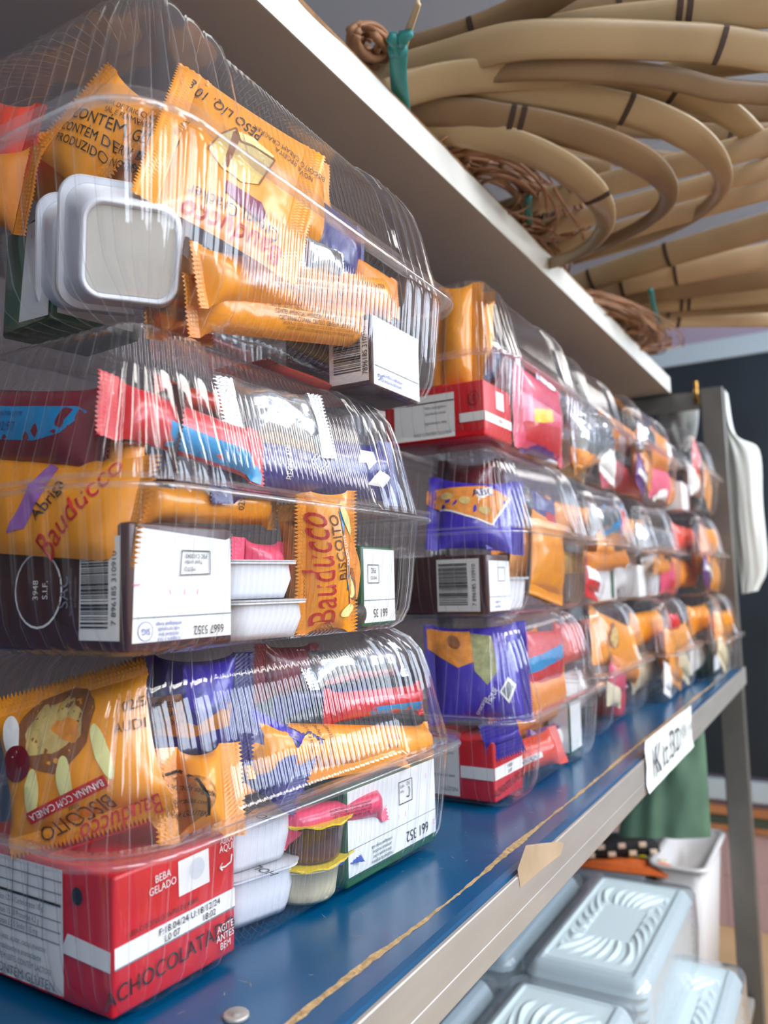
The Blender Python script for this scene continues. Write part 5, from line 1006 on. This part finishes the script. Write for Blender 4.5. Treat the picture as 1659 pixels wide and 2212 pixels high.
BAM = [
    ('bamboo_strip', 'brown split bamboo strip, topmost of the bundle, with a dark joint near the tie', (1.70, 1.72), [(760, 170), (840, 128), (1000, 80), (1120, 30), (1240, -40), (1330, -100)], 0.026, 'bamboo_dark', (0.42,), 0.25),
    ('bamboo_strip', 'pale split bamboo strip with a smudged joint near the top edge', (1.70, 1.70), [(820, 190), (1000, 120), (1220, 66), (1435, 38), (1640, 22), (1800, 20)], 0.026, 'bamboo', (0.62, 0.64), 0.15),
    ('bamboo_strip', 'long pale split bamboo strip running straight from the teal tie to the right edge', (1.68, 1.68), [(800, 175), (950, 132), (1100, 92), (1250, 84), (1450, 90), (1560, 98), (1700, 122), (1800, 150)], 0.028, 'bamboo', (0.71,), 0.1),
    ('bamboo_strip', 'slim bamboo strip under the long pale one, tied at the left', (1.675, 1.66), [(800, 205), (930, 178), (1100, 150), (1300, 152), (1450, 170), (1560, 195), (1700, 205)], 0.018, 'bamboo_dark', (0.2,), 0.1),
    ('bamboo_hoop', 'outermost bent bamboo hoop curving past the right edge', (1.665, 1.665), [(830, 210), (960, 172), (1120, 160), (1260, 168), (1400, 180), (1520, 218), (1610, 275), (1660, 340), (1640, 395), (1520, 450), (1380, 500)], 0.026, 'bamboo', (0.44,), 0.0),
    ('bamboo_hoop', 'second bent bamboo hoop from the right with a shiny bend', (1.66, 1.655), [(840, 195), (960, 178), (1100, 196), (1255, 216), (1400, 250), (1500, 300), (1552, 355), (1556, 410), (1500, 465), (1380, 520), (1240, 560)], 0.026, 'bamboo', (0.36,), 0.05),
    ('bamboo_hoop', 'third bent bamboo hoop from the right', (1.658, 1.65), [(850, 238), (990, 242), (1075, 255), (1190, 275), (1320, 315), (1405, 360), (1442, 410), (1425, 455), (1360, 500), (1240, 550), (1080, 600)], 0.025, 'bamboo_dark', (0.22, 0.24), 0.05),
    ('bamboo_hoop', 'innermost bent bamboo hoop, nearest the white board edge', (1.656, 1.645), [(870, 272), (980, 282), (1090, 305), (1190, 345), (1262, 395), (1302, 450), (1300, 500), (1250, 545), (1150, 580), (1020, 610)], 0.025, 'bamboo', (0.5,), 0.05),
    ('bamboo_strip', 'bamboo strip angled up to the right edge behind the hoops', (1.70, 1.68), [(1250, 215), (1380, 178), (1500, 150), (1620, 132), (1760, 118)], 0.020, 'bamboo', (0.3,), 0.1),
    ('bamboo_strip', 'bamboo strip low behind the hoops with a joint near the right edge', (1.70, 1.69), [(1330, 235), (1440, 238), (1560, 240), (1680, 238), (1780, 230)], 0.020, 'bamboo_dark', (0.2,), 0.1),
    ('bamboo_strip', 'dark bamboo strip crossing behind the shiny bend', (1.72, 1.71), [(1180, 265), (1320, 270), (1460, 278), (1600, 288), (1760, 290)], 0.022, 'bamboo_dark', (0.72,), 0.1),
    ('bamboo_strip', 'bamboo strip ending at a joint in the middle of the hoops', (1.70, 1.70), [(1080, 300), (1200, 318), (1320, 335), (1450, 350), (1520, 356)], 0.020, 'bamboo', (0.62,), 0.1),
    ('bamboo_strip', 'shaded bamboo strip just under the long pale one near the tie', (1.70, 1.70), [(850, 215), (980, 198), (1120, 210), (1250, 238), (1340, 262)], 0.022, 'bamboo_dark', (0.5,), 0.1),
    ('bamboo_strip', 'pale bamboo strip tapering out above the third hoop', (1.69, 1.69), [(860, 228), (980, 232), (1080, 250), (1180, 275)], 0.020, 'bamboo', (), 0.1),
    ('bamboo_strip', 'bamboo strip rising to the top right corner behind the others', (1.76, 1.78), [(1130, 70), (1260, 30), (1400, 5), (1560, -15)], 0.028, 'bamboo_dark', (0.5,), 0.1),
    ('bamboo_strip', 'short bamboo strip seen through the innermost hoop', (1.69, 1.69), [(1020, 332), (1120, 335), (1240, 352), (1320, 365)], 0.018, 'bamboo_dark', (), 0.1)]
def hoop_pts(px, d0, d1): return [pd(*p, d0 + (d1 - d0) * (i / (len(px) - 1)) ** 3.2) for i, p in enumerate(px)]
for i_, (nm, lb, z, px, w, m, nd, ln) in enumerate(BAM): ribbon(nm, lb, nm.replace('_', ' '), zpts(z, px) if nm == 'bamboo_strip' else hoop_pts(px, 0.64 + 0.012 * (i_ % 4), 1.04), w, 0.0035, m, nd, G, 0.35 if nm == 'bamboo_hoop' else ln, wdir='face', taper=(lambda t: 1.05 - 0.5 * min(1, max(0, (t - 0.48) / 0.25))) if nm == 'bamboo_hoop' else None)
LATH = [
    ('straight pale wooden lath running below the hoops, uppermost', 1.655, (1040, 470), (1700, 296), 0.020), ('straight wooden lath directly under the uppermost lath', 1.650, (1080, 520), (1700, 352), 0.017), ('shaded wooden lath third below the hoops', 1.648, (1130, 560), (1720, 390), 0.018)]
for lb, z, a, b, w in LATH:
    A, B = onz(z, *a), onz(z, *b); ribbon('wooden_lath', lb, 'wooden lath', [A, A.lerp(B, 0.33), A.lerp(B, 0.66), B], w * 1.2, 0.008, 'lath', (), 'wooden laths below the bamboo hoops', 0.15, wdir='face')
POLE = [((1185, 640), (1720, 470), 'uppermost bamboo slat of the far bundle', 'bamboo'), ((1200, 655), (1720, 540), 'second bamboo slat of the far bundle from its top', 'lath'), ((1215, 668), (1720, 590), 'middle bamboo slat of the far bundle', 'bamboo_dark'), ((1235, 680), (1720, 628), 'fourth bamboo slat of the far bundle from its top', 'bamboo'), ((1262, 692), (1720, 655), 'fifth bamboo slat of the far bundle from its top', 'bamboo_dark'), ((1290, 704), (1720, 690), 'lowest bamboo slat of the far bundle', 'lath')]
for i, (a, b, lb, m) in enumerate(POLE):
    z = 1.668 + 0.010 * (5 - i); A, B = onz(z, *a), onz(z, *b)
    ribbon('bamboo_batten', lb, 'bamboo batten', [A, A.lerp(B, 0.33) + Vector((0, 0, 0.006)), A.lerp(B, 0.66) + Vector((0, 0, 0.004)), B], 0.036 if i < 4 else 0.026, 0.008, m, (0.2 + 0.1 * i, 0.55) if i in (0, 1, 3) else (0.4,), 'far bundle of bamboo slats', 0.2, wdir='face')
rnd = random.Random(11)
def vines(label, z, cx, cy, rx, ry, num, seed, r=0.0018):
    rn = random.Random(seed); mb = MB()
    for k in range(num):
        a0 = rn.uniform(0, 2 * PI); sw = rn.uniform(1.6, 5.0) * rn.choice((-1, 1)); s = rn.uniform(0.45, 1.05); ox, oy = rn.uniform(-0.25, 0.25) * rx, rn.uniform(-0.25, 0.25) * ry; zz = z + rn.uniform(0.0, 0.07); ph = rn.uniform(0, 6)
        P = []
        for i in range(9):
            t = i / 8; a = a0 + sw * t; g = s * (1 + 0.18 * math.sin(ph + 5 * t))
            P.append(onz(zz + 0.014 * math.sin(ph + 4 * t), cx + ox + rx * g * math.cos(a), cy + oy + ry * g * math.sin(a) + 0.35 * (rx * g * math.cos(a))))
        mb.tube(catmull(P, 5), r * rn.uniform(0.6, 1.4), 6)
    o = mb.build('vine_coil', 'vine', None, True); return tag(o, label, 'vine coil', None, 'stuff')
vines('tangled coil of thin brown vines on the top board under the hoops', 1.635, 1080, 420, 150, 95, 110, 1, 0.0015)
vines('tangled coil of thin brown vines beside the far bundle of slats', 1.635, 1330, 695, 110, 45, 90, 2, 0.0016)
vines('tuft of dry brown fibres behind the teal tie at the left', 1.665, 800, 95, 45, 40, 22, 4, 0.0028)
vines('curled thin vines hanging between the two bundles', 1.632, 1160, 540, 70, 55, 40, 5, 0.0014)
vines('faint tangle of brown vine ends above the long bamboo strips', 1.73, 1270, 150, 120, 22, 30, 6)
def tie(label, z, px, w=0.014, bow=False):
    pts = zpts(z, px); o = ribbon('plastic_tie', label, 'plastic tie', pts, w, 0.003, 'teal_tie', (), 'teal plastic ties on the bamboo', 0, wdir=(0.87, 0.5, 0))
    if bow:
        c = pts[0]; kb = MB()
        for dx, dy in ((-16, -30), (28, -34), (-14, 20)):
            e = onz(z[0], px[0][0] + dx, px[0][1] + dy); kb.tube([c - o.location, (c + e) / 2 - o.location + Vector((0, -0.004, 0)), e - o.location], [0.004, 0.005, 0.0025], 6)
        kb.lathe([(0.0005, -0.006), (0.006, -0.003), (0.0065, 0.002), (0.0005, 0.006)], 12, c - o.location); kb.build('knot', 'teal_tie', o, True)
    return o
tie('teal plastic tie with a knot holding the near bamboo bundle', (1.64, 1.632), [(862, 105), (860, 150), (864, 200), (872, 262)], 0.013, True)
tie('small teal tie seen inside the hoops', 1.66, [(1150, 285), (1162, 320), (1170, 362)], 0.012)
tie('teal tie on the vines at the board edge', 1.64, [(1142, 425), (1140, 455), (1144, 480)], 0.007)
tie('lower teal tie hanging by the board edge', 1.635, [(1132, 500), (1136, 520), (1140, 540)], 0.006)
tie('teal tie on the vines of the far bundle', 1.645, [(1405, 625), (1412, 665), (1424, 698)], 0.007)
A = [onz(1.645, *p) for p in ((868, 110), (885, 60), (905, 5))]; ribbon('bamboo_sliver', 'broken pale bamboo sliver sticking up beside the teal knot', 'bamboo sliver', A, 0.010, 0.003, 'lath', (), None, 0.3, taper=lambda t: 1 - 0.6 * t)

# ================================================================= bags hanging on the rack
def bag(name, label, Y, left, right, m, depth, seed, X=None, parts=()):
    """soft plastic bag between a left and a right outline (photo pixels on the plane y = Y)"""
    Lp = catmull([ony(Y, *p) for p in left], 6); Rp = catmull([ony(Y, *p) for p in right], 6); nu = len(Lp); nv = 26
    Rp = [Rp[min(len(Rp) - 1, int(i * (len(Rp) - 1) / (nu - 1)))] for i in range(nu)]
    def g(s):
        v = []
        for i in range(nu):
            for j in range(nv):
                t = j / (nv - 1); p = Lp[i].lerp(Rp[i], t); e = math.sin(PI * t) ** 0.6
                f = noise.noise(Vector((t * 5 + seed, i * 0.10, s))) * 0.010 + 0.006 * math.sin(t * 19 + seed + 0.1 * i) * noise.noise(Vector((t * 2, i * 0.07, seed)))
                v.append(p + Vector((0, -s * e * (depth / 2 + f), 0)))
        return v
    mb = MB(); f = []
    for i in range(nu - 1):
        for j in range(nv - 1): f.append((i * nv + j, (i + 1) * nv + j, (i + 1) * nv + j + 1, i * nv + j + 1))
    mb.add(g(1), f); mb.add(g(-1), [q[::-1] for q in f])
    return tag(mb.build(name, m, None, True), label, 'plastic bag')
bag('hanging_bag', 'green plastic bag hanging under the blue shelf next to the far post', 1.25, [(1390, 1600), (1372, 1650), (1350, 1720), (1335, 1805)], [(1518, 1552), (1524, 1610), (1530, 1700), (1536, 1808)], 'green_bag', 0.024, 3)
bag('hanging_bag', 'long white plastic bag hanging on the far post', 1.565, [(1556, 835), (1560, 900), (1566, 1000), (1578, 1120), (1590, 1220), (1600, 1284)], [(1572, 850), (1590, 940), (1640, 972), (1648, 1090), (1658, 1220), (1638, 1276)], 'bag_white', 0.03, 5)
bag('hanging_bag', 'small translucent white bag bunched under the crossbar', 1.575, [(1420, 880), (1424, 915), (1445, 950), (1468, 975)], [(1510, 880), (1508, 920), (1500, 955), (1482, 975)], 'bag_white', 0.04, 9)

# ================================================================= foam trays and other things on the lower shelf
def foam_lid(parent, w, l, m='foam', name='embossed_lid'):
    """shallow foam lid with a plain middle panel and a wreath of curved leaf ridges; local x across, y along, z up, top at z = 0"""
    nx, ny = 90, 150; v, f = [], []
    for i in range(nx + 1):
        for j in range(ny + 1):
            x, y = -w / 2 + w * i / nx, -l / 2 + l * j / ny
            ax, ay = abs(x) / (w / 2), abs(y) / (l / 2); cr = 0.016
            dx, dy = max(0, abs(x) - (w / 2 - cr)), max(0, abs(y) - (l / 2 - cr)); ed = min(w / 2 - abs(x), l / 2 - abs(y))
            if dx > 0 and dy > 0: ed = cr - math.hypot(dx, dy)
            if ed < 0:                                   # pull the square corners in to a round outline
                s = math.hypot(dx, dy); k = cr / s; x = math.copysign(w / 2 - cr + dx * k, x); y = math.copysign(l / 2 - cr + dy * k, y); ed = 0
            z = -0.013 * (1 - min(1, ed / 0.010)) ** 1.6 + (0.0016 if 0.012 < ed < 0.016 else 0)
            ix, iy = w / 2 - 0.021, l / 2 - 0.036; px, py = w * 0.20, l * 0.16
            rx, ry = (abs(x) - px) / (ix - px), (abs(y) - py) / (iy - py); r = max(rx, ry)
            if 0.0 < r < 1.0:
                an = math.atan2(y / (l / w), x); q = an * 22 / (2 * PI) + 1.1 * r * r
                rid = abs(((q % 1.0) - 0.5) * 2); env = min(1, r * 5) * min(1, (1 - r) * 3.5)
                z += env * (0.0044 * max(0.0, 1 - rid * 1.5) ** 1.1 + 0.0016 * rid ** 3 - 0.0014)
            elif r <= 0: z -= 0.0012
            v.append(Vector((x, y, z)))
    for i in range(nx):
        for j in range(ny): a = i * (ny + 1) + j; f.append((a, a + ny + 1, a + ny + 2, a + 1))
    return link(name, v, f, m, parent, True)
def foam_pack(label, cx, cy, top, w, l, h, yaw=0.0, layers=7):
    o = root('foam_container', label, 'foam container', Matrix.Translation((cx, cy, top)) @ Matrix.Rotation(yaw, 4, 'Z'), 'foam containers on the lower shelf')
    foam_lid(o, w, l)
    def rr(hw, hl, r, z, n=6):
        out = []
        for q in range(4):
            for i in range(n + 1):
                an = q * PI / 2 + i / n * PI / 2; out.append(Vector(((hw - r) * (1 if q in (0, 3) else -1) + r * math.cos(an), (hl - r) * (1 if q in (0, 1) else -1) + r * math.sin(an), z)))
        return out
    mb = MB(); R = []
    for k in range(layers):
        z = -0.013 - (h - 0.016) * k / layers; R += [rr(w / 2, l / 2, 0.016, z), rr(w / 2 - 0.001, l / 2 - 0.001, 0.016, z - 0.0015), rr(w / 2 - 0.005, l / 2 - 0.005, 0.014, z - (h - 0.016) / layers + 0.001)]
    R.append(rr(w / 2 - 0.012, l / 2 - 0.012, 0.012, -h + 0.0008)); mb.rings(R, False, True).build('tray_stack', 'foam', o, True)
    fm = MB(); E = []
    for k in range(2):
        fm.rings([[p * 1.0 for p in rr(w / 2 + 0.004, l / 2 + 0.006, 0.018, -0.004)], rr(w / 2 + 0.005, l / 2 + 0.009, 0.018, -h * 0.5), rr(w / 2 + 0.003, l / 2 + 0.005, 0.018, -h + 0.001)]) if k == 0 else fm.rings([rr(w / 2 + 0.004, l / 2 + 0.006, 0.018, -0.004), rr(w / 2 + 0.001, l / 2 + 0.002, 0.016, 0.0028), rr(w / 2 - 0.016, l / 2 - 0.018, 0.010, 0.0040)])
    fm.build('clear_wrap', 'clear_bag', o, True)
    return o
foam_pack('large pale foam container with a leaf pattern, fully in view below the steel beam', -0.1165, 0.985, 0.850, 0.129, 0.290, 0.0915, 0.0)
foam_pack('pale foam container with a leaf pattern cut off by the bottom of the photo', -0.1230, 0.690, 0.838, 0.125, 0.280, 0.2775, -0.01, 16)
foam_pack('pale foam container half hidden by the beam, left of the large one', -0.2620, 0.985, 0.845, 0.125, 0.290, 0.2845, 0.02, 16)
foam_pack('pale foam container half hidden by the beam near the bottom edge', -0.2650, 0.680, 0.835, 0.125, 0.280, 0.2745, 0.0, 16)
foam_pack('low foam container at the outer front corner of the lower shelf', -0.0630, 1.010, 0.757, 0.128, 0.260, 0.1965, 0.0, 12)
bn = root('storage_bin', 'white plastic bin with a rolled rim behind the foam containers', 'storage bin', Matrix.Translation((-0.105, 1.41, 0.5605)))
def binring(hw, hl, z, r=0.018):
    out = []
    for q in range(4):
        for i in range(7):
            an = q * PI / 2 + i / 6 * PI / 2; out.append(Vector(((hw - r) * (1 if q in (0, 3) else -1) + r * math.cos(an), (hl - r) * (1 if q in (0, 1) else -1) + r * math.sin(an), z)))
    return out
MB().rings([binring(0.022, 0.09, 0.0), binring(0.030, 0.098, 0.135), binring(0.038, 0.105, 0.255), binring(0.036, 0.103, 0.255), binring(0.028, 0.096, 0.14)], True, True).build('bin_body', 'bin_white', bn, True)
MB().rings([binring(0.037, 0.104, 0.256), binring(0.044, 0.111, 0.258), binring(0.045, 0.112, 0.253), binring(0.038, 0.105, 0.250)], False, False).build('rolled_rim', 'bin_white', bn, True)
cb = root('cardboard_box', 'low grey box under the orange cloth on the lower shelf', 'box', Matrix.Translation((-0.215, 1.33, 0.5605)))
MB().rbox((-0.09, -0.075, 0), (0.062, 0.16, 0.236), 0.002, 1).build('box_body', 'grey_print', cb)
MB().rbox((-0.092, -0.078, 0.220), (0.064, 0.163, 0.240), 0.002, 1).build('box_lid', 'grey_print', cb)
def cloth(name, label, px, z, thick, m, amp, seed):
    q = [onz(z, *p) for p in px]; n = 26; v, f = [], []
    for s in (1, 0):
        for i in range(n + 1):
            for j in range(n + 1):
                a, b = i / n, j / n; p = q[0].lerp(q[1], a).lerp(q[3].lerp(q[2], a), b); e = min(1, min(a, 1 - a, b, 1 - b) * 6)
                h = thick * e + amp * e * noise.noise(Vector((a * 4, b * 4, seed))); v.append(p + Vector((0.002 * noise.noise(Vector((a * 9, b * 9, seed + 3))), 0.002 * noise.noise(Vector((b * 9, a * 9, seed + 6))), h if s else 0)))
    N1 = (n + 1) ** 2
    for i in range(n):
        for j in range(n): a = i * (n + 1) + j; t = (a, a + n + 1, a + n + 2, a + 1); f += [t, tuple(k + N1 for k in t[::-1])]
    o = root(name, label, 'cloth', Matrix.Translation((0, 0, 0))); link('fabric', v, f, m, o, True); return o, q
o, q = cloth('folded_cloth', 'folded orange cloth with green and yellow dabs on the grey box', [(1236, 1852), (1452, 1868), (1442, 1896), (1210, 1868)], 0.8025, 0.008, 'orange_cloth', 0.002, 2)
rn = random.Random(4)
for k in range(9):
    a, b = 0.5 + 0.055 * k, rn.uniform(0.05, 0.35); p = q[0].lerp(q[1], a).lerp(q[3].lerp(q[2], a), b) + Vector((0, 0, 0.0115)); r = 0.0045
    link('printed_dab', [p + Vector((-r, -r, 0)), p + Vector((r, -r * 0.6, 0)), p + Vector((r * 0.8, r, 0)), p + Vector((-r * 0.7, r * 0.8, 0))], [(0, 1, 2, 3)], 'snack_green' if k % 2 else 'yellow_foil', o)
zb = 0.8125; f0, f1 = onz(zb, 1258, 1856), onz(zb, 1424, 1846); U = (f1 - f0); hh = 0.026
po = root('checked_pouch', 'black pouch with cream squares lying on the orange cloth', 'pouch', frame(f0, U, Vector((0, 0, 1))))
LU = U.length; n = 20; V_, F_ = [], []
prof = [(0.000, 0.000), (-0.004, 0.006), (-0.005, 0.013), (-0.002, 0.021), (0.006, hh), (0.030, hh + 0.002), (0.052, hh - 0.004), (0.056, 0.010), (0.052, 0.0)]
mb = MB(); mb.rings([[Vector((LU * i / n, y * (0.75 + 0.25 * math.sin(PI * i / n)), z * (0.70 + 0.30 * math.sin(PI * i / n) ** 0.5) + 0.0012 * noise.noise(Vector((i * 0.4, k, 3))))) for k, (y, z) in enumerate(prof)] for i in range(n + 1)], True, True)
mb.build('fabric', 'black_cloth', po, True)
for i in range(7):
    for j in range(2):
        if (i + j) % 2: continue
        x = LU * (0.10 + 0.135 * i); z0_ = 0.003 + 0.0115 * j; s_ = LU * 0.048
        MB().rbox((x - s_, -0.0066 if j == 0 else -0.0052, z0_), (x + s_, -0.0036 if j == 0 else -0.0012, z0_ + 0.0075), 0.0008, 1).build('cream_square', 'cream_patch', po)
